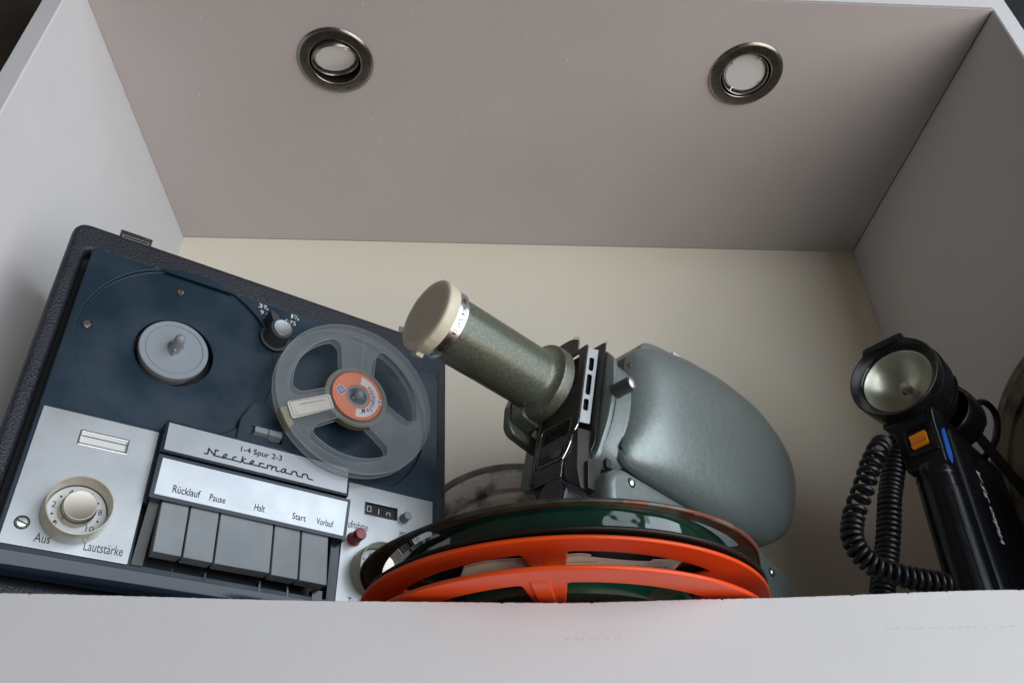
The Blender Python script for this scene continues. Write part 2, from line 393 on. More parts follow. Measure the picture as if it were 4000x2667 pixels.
# ------------------------------------------------------------------ downlights
def downlight(x, y, label, tilt, rot, textrot):
    mw = basis(Vector((x, y, H)), Vector((1, 0, 0)), Vector((0, -1, 0)), Vector((0, 0, -1)))
    t = thing('downlight', label, 'downlight', mw, group='recessed downlights in the ceiling')
    b = MB()
    b.lathe([(.0272, -.004), (.0272, .0018), (.0282, .0030), (.0300, .0031), (.0372, .0030), (.0392, .0024), (.0408, .0008), (.0410, -.0002)], nickel, ID, 96)
    ring = b.build('trim_ring', t, sharp=60)
    b = MB(); b.lathe([(.0270, .001), (.0266, -.016), (.0266, -.024), (.0, -.024)], darkst, ID, 64); b.build('recess_cup', t)
    # swivelling inner ring
    ax = Vector((math.cos(R_(rot)), math.sin(R_(rot)), 0)); ay = Vector((0, 0, 1)).cross(ax)
    z = (Vector((0, 0, 1)) * math.cos(R_(tilt)) + ay * math.sin(R_(tilt))); y2 = z.cross(ax)
    g = Fr((0, 0, .0006), ax, y2, z)
    b = MB(); b.lathe([(.0238, -.0100), (.0238, -.0020), (.0241, -.0004), (.0248, 0), (.0255, -.0006), (.0258, -.003), (.0256, -.012)], nickel, g, 72)
    gr = b.build('swivel_ring', t, sharp=60)
    b = MB(); b.lathe([(0, -.0032), (.0195, -.0036), (.0205, -.0034), (.0218, -.0046), (.0228, -.0052), (.0230, -.011)], lampf, g, 64); b.build('lamp_glass', t, sharp=50)
    for k, a in enumerate((20, 105, 200, 290)):
        c, s_ = math.cos(R_(a)), math.sin(R_(a)); c2, s2 = math.cos(R_(a + 7)), math.sin(R_(a + 7))
        b = MB(); b.tube([(.0238 * c, .0238 * s_, -.0005), (.0208 * c, .0208 * s_, -.0026), (.0196 * c2, .0196 * s2, -.0028)], .00038, chrome, g, 6); b.build('retaining_clip', t)
    b = MB(); txt = 'LED GU10  MAX 5W'
    for i, ch in enumerate(txt):
        if ch == ' ': continue
        a = R_(textrot - i * 6.6)
        f = Fr((.0338 * math.cos(a), .0338 * math.sin(a), .00312), (math.sin(a), -math.cos(a), 0), (math.cos(a), math.sin(a), 0), (0, 0, 1))
        b.text(ch, -.0012, -.0014, .0022, .0030, ink, f)
    b.build('ring_lettering', t, recalc=False)
downlight(.2400, .0885, 'recessed downlight with its lamp tipped sideways in the ring, nearer the recorder', -19, 25, -30)
downlight(.6930, .0880, 'recessed downlight with its lamp facing straight down, nearer the dark right wall', 7, 40, 130)

# ------------------------------------------------------------------ tape recorder
RU = Vector((.851496, .523698, .026352)); RV = Vector((.027626, .005380, -.999604)); RN = Vector((.523632, -.851887, .009886))
RP = Vector((.063970, .049401, .333368))
recM = basis(RP, RU, -RN, -RV)
RF = Fr((0, 0, 0), (mm, 0, 0), (0, 0, mm), (0, -mm, 0))          # (u, -v, h) in millimetres
rec = thing('tape_recorder', 'dark blue reel-to-reel tape recorder standing upright in a leatherette case against the left wall', 'tape recorder', recM, (.178, .05, -.334))
def uv(P): return [(p[0], -p[1]) for p in P]
# case: a tray with rounded corners, rim round the deck
cw = 357.5
outl = uv(round_poly([(0, 0, 13), (cw, 0, 13), (cw, 343, 6), (0, 334, 6)], 12, 6))
b = MB(); b.shape([outl, uv(rrect(14, 344, 27, 300, 5))[::-1]], -100, -2, leather, RF, bev=5, res=4); b.build('case', rec, sharp=50)
b = MB(); b.shape([uv(rrect(10, 348, 22, 304, 4))], -98, -14, blackm, RF); b.build('case_tray', rec)
b = MB(); b.tube([(205.5, -14, -2.4), (205.5, -0.2, -5.5)], .35, blackm, RF, 6); b.build('seam', rec)
for u0, u1 in ((34, 60), (303, 322)):
    b = MB(); b.shape([[(u0, 8.2), (u1, 8.2), (u1, -.5), (u1 - 2.4, -.5), (u1 - 2.4, 3.0), (u0 + 2.4, 3.0), (u0 + 2.4, -.5), (u0, -.5)]], -7.2, -6.0, nickel, RF, bev=.3)
    b.box(u0 + 2.6, u1 - 2.6, 2.6, 6.2, -7.9, -7.0, darkst, RF)
    b.build('latch', rec)
# deck plate with figure-eight recess
C1 = (102, 103, 78); C2 = (247, 115, 80)
dx, dy = C2[0] - C1[0], C2[1] - C1[1]; dist = math.hypot(dx, dy); base = math.degrees(math.atan2(dy, dx))
a1 = math.degrees(math.acos((C1[2] ** 2 + dist ** 2 - C2[2] ** 2) / (2 * C1[2] * dist))); a2 = math.degrees(math.acos((C2[2] ** 2 + dist ** 2 - C1[2] ** 2) / (2 * C2[2] * dist)))
eight = arc(C1[0], C1[1], C1[2], base + a1 + 5, base + 360 - a1 - 5, 90) + arc(C2[0], C2[1], C2[2], base + 180 + a2 + 5, base + 540 - a2 - 5, 90)
eight = [(p[0], min(p[1], 178)) for p in eight]
sm = [eight[0]]
eight = uv(eight)
pl = uv(round_poly([(18.2, 30.5), (341, 30.5), (341, 297), (18.2, 292)], 2.5, 4))
well = uv([(100, 236), (251, 236), (251, 284.5), (203, 283), (102, 281)])
b = MB(); b.shape([pl, eight[::-1], well[::-1]], 1, 8, deck, RF, bev=.8, res=2); b.build('deck_plate', rec, sharp=35)
plh = uv(circle(97.5, 105, 30.8, 64))
b = MB(); b.shape([uv(rrect(20, 339, 22+10, 200, 2)), plh[::-1]], 2, 4.6, deck, RF, bev=.3); b.build('deck_recess', rec, sharp=35)
b = MB(); b.lathe([(30.9, 4.6), (30.9, -6), (0, -6)], blackm, Fr(RF(97.5, -105, 0), RF.x, RF.y, RF.z), 64); b.build('platter_well', rec)
b = MB(); b.lathe([(77.2, 4.75), (77.6, 4.95), (78.0, 4.75)], deckf, Fr(RF(102, -103, 0), RF.x, RF.y, RF.z), 96); b.build('recess_edge_ring', rec)
# glossy lower lip of the plate
b = MB(); r = []
for u in (18.2, 120, 250, 341):
    v0 = 284 + (u - 18) * .012; r.append([(u, -v0, 7.6), (u, -v0 - 1, 9.4), (u, -v0 - 9, 8.8), (u, -v0 - 12.5, 6.0), (u, -v0 - 14, -1), (u, -v0, -1)])
b.loft(r, gloss, RF); b.build('front_lip', rec, sharp=50)
for i, u in enumerate((130, 152, 192, 213.5, 237)):
    b = MB(); b.box(u - (4 if i == 4 else .7), u + (4 if i == 4 else .7), -287, -279, 2, 8.6 if i else 5, gloss, RF); b.build('well_rib', rec)
b = MB(); b.box(244, 252.5, -287, -236, -2, 8.6, deckf, RF, r=.8); b.build('well_cheek', rec)
b = MB(); b.box(100, 252, -286, -234, -10, -5, blackm, RF); b.build('key_well', rec)
def screw(u, v, h, ang, r=3.1):
    f = Fr(RF(u, -v, h), RF.x, RF.y, RF.z)
    b = MB(); b.lathe([(r + 1.1, .12), (r + .2, .1), (r + .15, -1.2)], blackm, f, 28)
    b.lathe([(r, -1.2), (r, .05), (r * .85, .6), (0, .75)], steelw, f, 28)
    c, s_ = math.cos(R_(ang)), math.sin(R_(ang)); g = Fr(f.o, f.x * c + f.y * s_, f.y * c - f.x * s_, f.z)
    b.box(-r, r, -.42, .42, .3, .85, blackm, g); b.build('screw', rec)
screw(91, 45, 4.8, 90); screw(31, 102, 4.8, 32, 3.4); screw(174, 136, 8.2, -50); screw(31, 266, 9.4, -18, 3.6)
# left platter with drive spindle
pf = Fr(RF(95.8, -106.6, 0), RF.x, RF.y, RF.z)
b = MB(); b.lathe([(0, 11.2), (21.4, 11.2), (21.8, 10.6), (22.3, 10.6), (22.7, 11.4), (26.2, 11.4), (26.8, 10.8), (26.8, 6), (24, 5), (24, -5)], greyp, pf, 80); pt_ = b.build('platter', rec, sharp=30)
b = MB(); b.lathe([(10.2, 11.25), (5.6, 11.3), (4.9, 12), (4.5, 14), (4.2, 22), (4.1, 27), (3.4, 29.6), (1.8, 31), (0, 31.4)], greyp, pf, 32)
for a in (90, 210, 330):
    c, s_ = math.cos(R_(a + 175)), math.sin(R_(a + 175)); g = Fr(pf.o, pf.x * c + pf.y * s_, pf.y * c - pf.x * s_, pf.z)
    b.hexa([(3, -.8, 11.2), (7, -.8, 11.2), (7, .8, 11.2), (3, .8, 11.2), (3, -.8, 19), (5.4, -.8, 18), (5.4, .8, 18), (3, .8, 19)], greyp, g)
b.build('spindle', pt_, sharp=40)
# speed selector
kf = Fr(RF(175.5, -63, 0), RF.x, RF.y, RF.z)
b = MB(); b.lathe([(13.5, 8.05), (11.2, 8.3), (10.8, 9), (10.2, 23), (9.6, 24), (8.2, 24), (8.2, 23.4), (0, 23.4)], darkgrey, kf, 48)
tip = [(-9.0, 6), (-12.6, 15.6), (-9.6, 16.4), (-2.5, 10.4), (-6, 3)]
b.shape([tip], 9, 23.5, darkgrey, kf, bev=.6); kn = b.build('speed_knob', rec, sharp=40)
b = MB(); b.lathe([(8.1, 23.3), (8.0, 25), (7.6, 25.4), (0, 24.6)], alu, kf, 48); b.build('knob_cap', kn)
b = MB()
b.text('3', 156.2, -36.8, 3.4, 4.6, wink, RF, 8.15); b.text('3', 160.6, -34.6, 1.9, 2.4, wink, RF, 8.15); b.text('/', 161.6, -36.6, 2.0, 4.4, wink, RF, 8.15); b.text('4', 163.2, -37.2, 2.0, 2.5, wink, RF, 8.15)
b.text('9', 158.6, -43.2, 3.0, 4.4, wink, RF, 8.15); b.cyl(.45, 8.1, 8.15, wink, Fr(RF(164.2, -41, 0), RF.x, RF.y, RF.z), 8)
b.text('1', 186.6, -36.8, 1.6, 4.4, wink, RF, 8.15); b.text('7', 188.8, -34.8, 1.9, 2.4, wink, RF, 8.15); b.text('/', 190.2, -36.8, 2, 4.4, wink, RF, 8.15); b.text('8', 192.2, -37.2, 2.0, 2.5, wink, RF, 8.15)
b.text('4·75', 180.8, -44.0, 11.0, 4.4, wink, RF, 8.15)
b.build('speed_lettering', rec, recalc=False)
# track switch on its raised block
b = MB()
blk_o = uv(round_poly([(157, 152), (165, 135), (171, 131.5), (178, 133), (203, 151), (203, 179), (156, 179)], 3, 4))
b.shape([blk_o, uv([(167, 155), (193.5, 155), (193.5, 166), (167, 166)])[::-1]], 4, 10, deck, RF, bev=.5); b.build('switch_block', rec, sharp=35)
b = MB(); b.box(166, 194, -167, -154, 3, 5, blackm, RF); b.build('switch_slot', rec)
for u in (169.5, 181.2):
    b = MB(); b.hexa([(u, -162.6, 5), (u + 11.3, -162.6, 5), (u + 11.3, -155.6, 5), (u, -155.6, 5), (u + .2, -161.2, 12.4), (u + 11.1, -161.2, 12.4), (u + 11.1, -155.8, 11.2), (u + .2, -155.8, 11.2)], keym, RF); b.build('track_key', rec)
# left aluminium panel
b = MB(); b.shape([uv(round_poly([(21, 180), (100, 180), (99.6, 282.5), (21, 281)], 1, 2)), uv(rrect(49, 81, 193, 203, .8))[::-1]], 6, 9.2, alu2, RF, bev=.35); b.build('volume_panel', rec, sharp=35)
b = MB(); b.shape([uv(rrect(48.2, 81.8, 192.2, 203.8, 1)), uv(rrect(49.6, 80.4, 193.6, 202.4, .7))[::-1]], 6, 9.9, chrome, RF, bev=.25); b.build('meter_bezel', rec)
b = MB(); b.box(49, 81, -203, -193, 7.6, 8.15, white, RF); b.box(49.4, 80.6, -196.5, -195.9, 8.1, 8.5, darkgrey, RF); b.build('level_meter', rec)
def knob(cu, cv, marks):
    f = Fr(RF(cu, -cv, 0), RF.x, RF.y, RF.z)
    n = 120; pr = [(21.4, 9.3), (21.6, 12), (21.0, 24), (20.6, 26), (19.8, 26.2), (19.5, 25.4), (19.0, 13)]
    vs = []; fs = []; 
    for i in range(n):
        t = 2 * PI * i / n; q = .22 if i % 2 else 0
        for j, (r0, z) in enumerate(pr):
            rr = r0 - (q if j < 4 else 0); vs.append((rr * math.cos(t), rr * math.sin(t), z))
    L = len(pr)
    for i in range(n):
        a, c = i * L, ((i + 1) % n) * L
        for j in range(L - 1): fs.append((a + j, c + j, c + j + 1, a + j + 1))
    b = MB(); b.add(vs, fs, cream, f); k = b.build('volume_knob', rec, sharp=35)
    b = MB(); b.cyl(18.4, 9.2, 12.2, white, f, 64)
    if marks:
        for i in range(11):
            a = R_(222 - i * 26.4); rr = 14.6
            g = Fr(f(rr * math.cos(a), rr * math.sin(a), 12.28), f.x, f.y, f.z)
            if i % 2 == 0:
                tx = str(i); b.text(tx, -1.3 * len(tx), -2.1, 2.5 * len(tx), 4.2, ink, g)
            else: b.cyl(.75, 0, .02, ink, g, 10)
        b.ribbon([(-14.9, -12.4), (-10.2, -8.6)], .8, ink, f, 12.4)
    b.build('dial', k, recalc=False)
    b = MB(); b.lathe([(11.2, 12.2), (11.2, 20), (10.4, 21), (10.5, 24.6), (10.2, 25.3), (9.9, 25.4), (0, 24.3)], mat('spun_metal', (.46, .41, .35), .30, 1.), f, 64); b.build('knob_cap', k)
knob(60, 254, True); knob(283.5, 258, True)
def strokes(b, S, wd, ma, z):
    for s_ in S: b.ribbon([(p[0], -p[1]) for p in s_], wd, ma, RF, z)
b = MB(); b.text('Aus', 40.5, -277.2, 9.4, 6.2, ink, RF, 9.3); b.build('lettering', rec, recalc=False)
b = MB(); b.text('Lautstärke', 70.5, -277.6, 24.5, 6.6, ink, RF, 9.3); b.build('lettering', rec, recalc=False)
# slider strip
b = MB(); b.hexa([(101.6, -282, 5), (109, -282, 5), (111, -235, 5), (104, -235, 5), (101.6, -282, 9.5), (109, -282, 9.5), (111, -235, 9.5), (104, -235, 9.5)], mat('brown_grey_strip', (.10, .095, .09), .35, rvar=.1), RF); b.build('side_strip', rec)
# title bars
def bar(name, p, hT, hB, fr_w, ma_):
    (ul, vt), (ur, vtr), (ur2, vbr), (ul2, vb) = p
    b = MB(); e = fr_w
    b.hexa([(ul2 - e, -vb - e, 2), (ur2 + e, -vbr - e, 2), (ur + e, -vtr + e, 2), (ul - e, -vt + e, 2), (ul2 - e, -vb - e, hB), (ur2 + e, -vbr - e, hB), (ur + e, -vtr + e, hT), (ul - e, -vt + e, hT)], deckf, RF)
    bb = b.build(name, rec)
    b = MB(); b.hexa([(ul2, -vb, hB - 1), (ur2, -vbr, hB - 1), (ur, -vtr, hT - 1), (ul, -vt, hT - 1), (ul2, -vb, hB + .5), (ur2, -vbr, hB + .5), (ur, -vtr, hT + .5), (ul, -vt, hT + .5)], ma_, RF)
    b.build('bar_plate', bb)
    return bb
bar1 = bar('title_bar', [(103.5, 176), (249.4, 178), (248.9, 200.8), (103.8, 198.5)], 19.5, 20, 2.0, alu)
bar2 = bar('label_bar', [(104.4, 205.6), (250.4, 208.2), (249.8, 236.3), (104.4, 232.8)], 20.5, 18.0, 2.8, mat('label_bar_aluminium', (.44, .455, .475), .42, 1., c2=(.39, .40, .42), cs=16, cw=.7, rvar=.03, rs=60))
RB1 = Fr(RF(0, 0, 20.62), RF.x, RF.y, RF.z)
b = MB(); b.text('1-4 Spur 2-3', 159, -187.2, 33, 6.0, ink, RB1)
NECK = [[(132.4, 194.4), (134.7, 194.5), (135.0, 194.0), (134.9, 189.6), (140.0, 194.5), (140.1, 189.7), (142.3, 189.8)], [(140.0, 194.5), (146.2, 194.5), (147.0, 192.1), (147.9, 191.2), (149.0, 191.3), (148.6, 193.0), (146.4, 194.6), (153.5, 194.5)], [(156.1, 191.8), (155.2, 191.6), (154.0, 192.6), (153.5, 194.5), (160.3, 194.9)], [(161.3, 189.9), (160.7, 194.8)], [(163.6, 191.0), (161.0, 193.2), (163.3, 195.0), (167.1, 194.5), (167.9, 192.4), (168.9, 191.4), (170.1, 191.7), (169.7, 193.1), (167.3, 194.6), (174.7, 194.7)], [(175.0, 191.8), (174.8, 194.7), (181.1, 195.0)], [(175.0, 192.7), (176.2, 191.8), (178.1, 191.8)], [(181.4, 191.9), (181.1, 195.0)], [(181.4, 192.8), (183.3, 191.8), (185.1, 192.1), (184.8, 195.3)], [(185.1, 193.3), (187.0, 191.9), (188.4, 192.3), (188.3, 194.8), (189.5, 195.5), (192.3, 195.0)], [(196.0, 192.6), (194.8, 191.9), (193.3, 192.7), (192.6, 194.5), (193.9, 195.5), (195.3, 194.7), (196.1, 192.0), (195.9, 194.7), (197.1, 195.3), (201.1, 195.3), (201.5, 192.4)], [(201.4, 193.2), (203.5, 192.0), (205.1, 192.4), (205.6, 194.9), (206.6, 195.5), (210.1, 195.8), (210.4, 192.6)], [(210.4, 193.4), (212.2, 192.3), (214.1, 192.6), (214.8, 195.1), (215.8, 195.8), (219.3, 195.9)]]
for s_ in NECK: b.ribbon([(p[0], -p[1]) for p in s_], .95, ink, RB1, .05)
b.build('title_lettering', bar1, recalc=False)
o2 = Vector(RF(104.4, -205.6, 21.12)); ex = Vector(RF(250.4, -208.2, 21.12)) - o2; ey = Vector(RF(104.4, -232.8, 18.62)) - o2
LB = Fr(o2, ex.normalized() * mm, -ey.normalized() * mm, RF.z)
for tx, f0, f1, h in (('Rücklauf', .080, .214, 5.6), ('Pause', .262, .342, 5.1), ('Halt', .494, .549, 5.3), ('Start', .70, .775, 5.0), ('Vorlauf', .836, .933, 5.3)):
    b = MB(); b.text(tx, f0 * 146, -23.6, (f1 - f0) * 146, h, ink, LB, .1, weight=.004); b.build('lettering', bar2, recalc=False)
# piano keys
for u0, u1 in ((111.5, 130.6), (132.0, 152.4), (153.8, 194.0), (195.4, 215.8), (217.2, 239.0)):
    vb = 274.6 + (u0 - 111) * .031
    b = MB(); b.hexa([(u0, -vb, 8), (u1, -vb - .4, 8), (u1, -234, 2), (u0, -234, 2), (u0, -vb, 20.5), (u1, -vb - .4, 20.5), (u1, -236, 15), (u0, -236, 15)], keym, RF)
    o = b.build('piano_key', rec)
    md = o.modifiers.new('edge', 'BEVEL'); md.harden_normals = False; md.width = .0006; md.segments = 2
# right aluminium panel
b = MB(); b.shape([uv(round_poly([(254, 184), (336.4, 184.6), (336.4, 290), (251.5, 288)], 1, 2)), uv(rrect(272, 301, 199, 209, .5))[::-1]], 6, 9.2, alu2, RF, bev=.35); b.build('counter_panel', rec, sharp=35)
b = MB(); b.box(271.5, 301.5, -209.5, -198.5, 7.5, 8.15, blackm, RF)
b.shape([uv(rrect(271.2, 301.8, 198.2, 209.8, .8)), uv(rrect(272.4, 300.6, 199.4, 208.6, .5))[::-1]], 6.5, 9.8, blkg, RF, bev=.2)
b.box(272, 301, -198.6, -197.9, 9, 10.0, chrome, RF)
ct = b.build('counter', rec)
b = MB(); zf = 8.3
for u in (274, 292.0): 
    q = 0 if u < 280 else 2.2
    b.ribbon([(u, -206.0 - (.6 if q else 0)), (u, -201.6 - q), (u + 3.4, -201.6 - q), (u + 3.4, -206.0 - (.6 if q else 0))] + ([(u, -206.0)] if not q else []), .6, wink, RF, zf)
b.ribbon([(284.6, -202.4), (284.6, -206.8)], .7, wink, RF, zf); b.build('digit', ct, recalc=False)
b = MB(); f = Fr(RF(263, -233.5, 0), RF.x, RF.y, RF.z); b.lathe([(6.2, 9.3), (5.0, 9.5), (5.0, 23.0), (4.3, 24.0), (0, 24.4)], redp, f, 40); b.build('record_button', rec)
b = MB(); f = Fr(RF(308, -206.5, 0), RF.x, RF.y, RF.z); b.lathe([(4.6, 9.25), (4.3, 9.4), (3.7, 9.3), (3.7, 17), (3.2, 17.6), (0, 17.6)], keym, f, 32); b.build('reset_button', rec)
b = MB(); f = Fr(RF(311, -231, 0), RF.x, RF.y, RF.z); b.lathe([(7.5, 9.3), (7.5, 11.5), (6.5, 12.2), (4.2, 12.2), (4.0, 9.5), (0, 9.5)], darkst, f, 40); b.build('microphone_socket', rec)
b = MB(); b.text('Aufnahme', 253.6, -224.2, 21.6, 6.6, ink, RF, 9.3); b.build('lettering', rec, recalc=False)
b = MB(); b.text('Mikrofon', 304.6, -224.6, 19.2, 6.8, ink, RF, 9.3); b.build('lettering', rec, recalc=False)
b = MB(); b.text('Tonblende', 262.0, -287.0, 23, 6.4, ink, RF, 9.3)
b.build('lettering', rec, recalc=False)

# ------------------------------------------------------------------ tape reel on the recorder
RC = (247.3, 113.5)
reelM = basis(RP + RU * (RC[0] * mm) + RV * (RC[1] * mm), RU, -RV, RN)
reel = thing('tape_reel', 'clear plastic tape reel with an orange and white centre label, on the recorder', 'tape reel', reelM, (0, 0, .0125))
QF = Fr((0, 0, 0), (mm, 0, 0), (0, mm, 0), (0, 0, mm))
def reelwin(a0, a1, r0, r1, rc, rot=0.):
    # kidney window between angles; corners rounded (angles in image sense: v down)
    P = [(r1 * math.cos(R_(a)), -r1 * math.sin(R_(a))) for a in [a0 + 5 + (a1 - a0 - 10) * i / 16 for i in range(17)]]
    k0, k1 = a0 + 14, a1 - 14
    P = [(52 * math.cos(R_(a0)), -52 * math.sin(R_(a0)))] + P + [(52 * math.cos(R_(a1)), -52 * math.sin(R_(a1)))]
    P += [(r0 * math.cos(R_(a)), -r0 * math.sin(R_(a))) for a in [k1 + (k0 - k1) * i / 10 for i in range(11)]]
    return round_poly(P, rc, 3)
WINS = [(-193, -111), (-73, 13), (52, 133)]
wins = [reelwin(a, c, 27.5, 59, 5) for a, c in WINS]
slit = [(-1.3, 14), (-.3, 14), (1.4, 73.6), (.2, 73.6)]
slit = [(.9, 14), (2.4, 14), (2.9, 72.4), (1.5, 72.4)]
for nm, z0 in (('front_flange', 29.5), ('rear_flange', 21.0)):
    b = MB(); rim = circle(0, 0, 73, 96)
    if z0 > 25:
        rim = [(73 * math.cos(R_(a)), 73 * math.sin(R_(a))) for a in [91.2 + 357.6 * i / 110 for i in range(111)]]
        rim = rim + [(2.6, 70), (2.2, 15), (.8, 15), (-.2, 70)][::1] if False else rim
        b.shape([circle(0, 0, 73, 96)] + [w_[::-1] for w_ in wins] + [slit[::-1]], z0, z0 + 1.6, clear, QF, bev=.35)
    else: b.shape([rim] + [w_[::-1] for w_ in wins], z0, z0 + 1.6, clear, QF, bev=.35)
    fl = b.build(nm, reel, sharp=35)
    # thickened edges catch the light
    b = MB(); b.tube([(72.8 * math.cos(t), 72.8 * math.sin(t), z0 + .8) for t in [2 * PI * i / 96 for i in range(96)]], .55, cleare, QF, 6, closed=True)
    for w_ in wins: b.tube([(p[0], p[1], z0 + 1.1) for p in w_], .5, cleare, QF, 6, closed=True)
    b.lathe([(61.0, z0 + 1.7), (61.4, z0 + 2.1), (61.8, z0 + 1.7)], cleare, QF, 96)
    b.build('flange_edge', fl)
b = MB(); b.lathe([(8.2, 31.3), (8.2, 18), (25, 18), (25, 30.0)], cleare, QF, 64); b.build('hub', reel)
b = MB(); b.ring(25.4, 29.3, 22.8, 29.3, tapeb, QF, 80); b.build('tape_pack', reel)
b = MB(); b.lathe([(10.8, 31.3), (9.0, 31.6), (8.2, 30.8), (7.8, 25), (0, 25)], greyp, QF, 40)
b.lathe([(4.8, 25), (4.6, 33), (4.2, 35.5), (2.6, 37.6), (0, 38.4)], greyp, QF, 32)
for a in (100, 220, 340):
    c, s_ = math.cos(R_(a)), math.sin(R_(a)); b.hexa([(3 * c + .8 * s_, 3 * s_ - .8 * c, 25), (8 * c + .8 * s_, 8 * s_ - .8 * c, 25), (8 * c - .8 * s_, 8 * s_ + .8 * c, 25), (3 * c - .8 * s_, 3 * s_ + .8 * c, 25), (3 * c + .8 * s_, 3 * s_ - .8 * c, 34), (6 * c + .8 * s_, 6 * s_ - .8 * c, 32), (6 * c - .8 * s_, 6 * s_ + .8 * c, 32), (3 * c - .8 * s_, 3 * s_ + .8 * c, 34)], greyp, QF)
b.build('spindle_nose', reel)
# centre label
zl = 31.25
def band(b, r0, r1, a0, a1, ma, z, n=None):
    n = n or max(6, int(abs(a1 - a0) / 4)); vs = []; fs = []
    for i in range(n + 1):
        a = R_(a0 + (a1 - a0) * i / n); c, s_ = math.cos(a), math.sin(a); vs += [(r0 * c, r0 * s_, z), (r1 * c, r1 * s_, z)]
    for i in range(n): fs.append((2 * i, 2 * i + 1, 2 * i + 3, 2 * i + 2))
    b.add(vs, fs, ma, QF)
b = MB(); band(b, 10.8, 23.6, 0, 360, labo, zl, 90)
for r0 in (12.0, 13.6, 15.2, 16.8, 18.4, 20.0, 21.9): band(b, r0, r0 + .34, 80 if r0 not in (12.0, 21.9) else -90, 268 if r0 not in (12.0, 21.9) else 270, labw, zl + .05, 60)
band(b, 12.9, 20.6, -92, 82, labw, zl + .1)
band(b, 19, 23.6, -6, 6, labw, zl + .15)
txt = '„Magnetophon“'; angs = [-76, -64, -48, -36, -25, -13, -3, 6, 15, 25, 36, 47, 60]
for ch, a in zip(txt, angs):
    a_ = R_(a); rr = 15.2
    f = Fr(QF(rr * math.cos(a_), rr * math.sin(a_), zl + .2), (-math.sin(a_) * mm, math.cos(a_) * mm, 0), (-math.cos(a_) * mm, -math.sin(a_) * mm, 0), (0, 0, mm))
    wd, y0, ht = (4.2, -1.6, 4.4) if ch == 'M' else (2.4, -1.6, 3.0)
    if ch in 'tph': ht = 4.4; y0 = -3 if ch == 'p' else -1.6
    if ch == 'g': ht = 4.2; y0 = -3
    if ch in '„“': wd, ht, y0 = 1.6, 1.2, (-2.4 if ch == '„' else 2.4)
    b.text(ch, -wd / 2, y0, wd, ht, labb, f, shear=.35, weight=.015)
f = Fr(QF(21.3, 0, zl + .25), (0, mm, 0), (-mm, 0, 0), (0, 0, mm)); b.text('2', -1.4, -1.9, 2.8, 3.8, labb, f, weight=.02)
dia = [(21.5, 172), (17.0, 204), (10.4, 187), (16.6, 146)]
dp = [(r0 * math.cos(R_(a)), r0 * math.sin(R_(a))) for r0, a in [(21.3, 174), (17.0, 156), (10.0, 172), (16.4, 195)]]
cx = sum(p[0] for p in dp) / 4; cy = sum(p[1] for p in dp) / 4
def sc_(k): return [(cx + (p[0] - cx) * k, cy + (p[1] - cy) * k, zl + .3 + (1 - k) * .1) for p in dp]
b.add(sc_(1.0), [(0, 1, 2, 3)], labw, QF); b.add(sc_(.86), [(0, 1, 2, 3)], labb, QF)
q = sc_(.86); L = lambda i, j, t: ((q[i][0] * (1 - t) + q[j][0] * t), (q[i][1] * (1 - t) + q[j][1] * t))
for t in (.28, .5, .72):
    b.ribbon([L(0, 1, t), L(3, 2, t)], .42, labw, QF, zl + .36); b.ribbon([L(0, 3, t), L(1, 2, t)], .42, labw, QF, zl + .36)
b.build('centre_label', reel, recalc=False)
# paper sticker and yellow leader clip on the lower-left arm
stk = [(185.9, 138.1), (221.8, 119.4), (227.2, 132.2), (192.4, 152.5)]
stp = [(p[0] - RC[0], -(p[1] - RC[1])) for p in stk]
b = MB(); b.shape([round_poly(stp, 2.5, 4)], 31.2, 31.35, labp, QF)
c_ = (sum(p[0] for p in stp) / 4, sum(p[1] for p in stp) / 4); ins = round_poly([(c_[0] + (p[0] - c_[0]) * .91, c_[1] + (p[1] - c_[1]) * .84) for p in stp], 2, 3)
b.ribbon(ins + [ins[0]], .45, labr, QF, 31.42)
e = (Vector(stp[0]) - Vector(stp[1])).normalized(); n_ = Vector((-e.y, e.x))
if (Vector(c_) - Vector(stp[1])).dot(n_) > 0: n_ = -n_
b.text('MADE IN WESTERN GERMANY', 0, 0, 24, 1.4, labr, Fr(QF(stp[1][0] + e.x * 7 - n_.x * 3.8, stp[1][1] + e.y * 7 - n_.y * 3.8, 31.45), (e.x * mm, e.y * mm, 0), (-n_.x * mm, -n_.y * mm, 0), (0, 0, mm)))
b.build('paper_sticker', reel, recalc=False)
b = MB(); yp = [(r0 * math.cos(R_(a)), -r0 * math.sin(R_(a))) for r0, a in ((72.5, 155), (66, 156), (67, 141), (73, 140.5))]
b.shape([yp], 23.0, 29.2, yellow, QF, bev=.4); b.build('yellow_leader', reel)

# ------------------------------------------------------------------ slide projector
PA = Vector((.356411, .051841, .240020)); Pa = Vector((.767042, .634779, -.093287)); Ps = Vector((.637559, -.770401, 0)); Pt = Vector((.071869, .059476, .995639))
prM = basis(PA, Ps, Pa, Pt)                       # local x = side towards the viewer, y = into the body, z = up
prj = thing('slide_projector', 'grey-green hammered metal slide projector tilted up behind the film reels', 'projector', prM, (0, .33, -.2095))
LF = Fr((0, 0, 0), (mm, 0, 0), (0, 0, mm), (0, -mm, 0))     # lathe frame: z towards the lens front
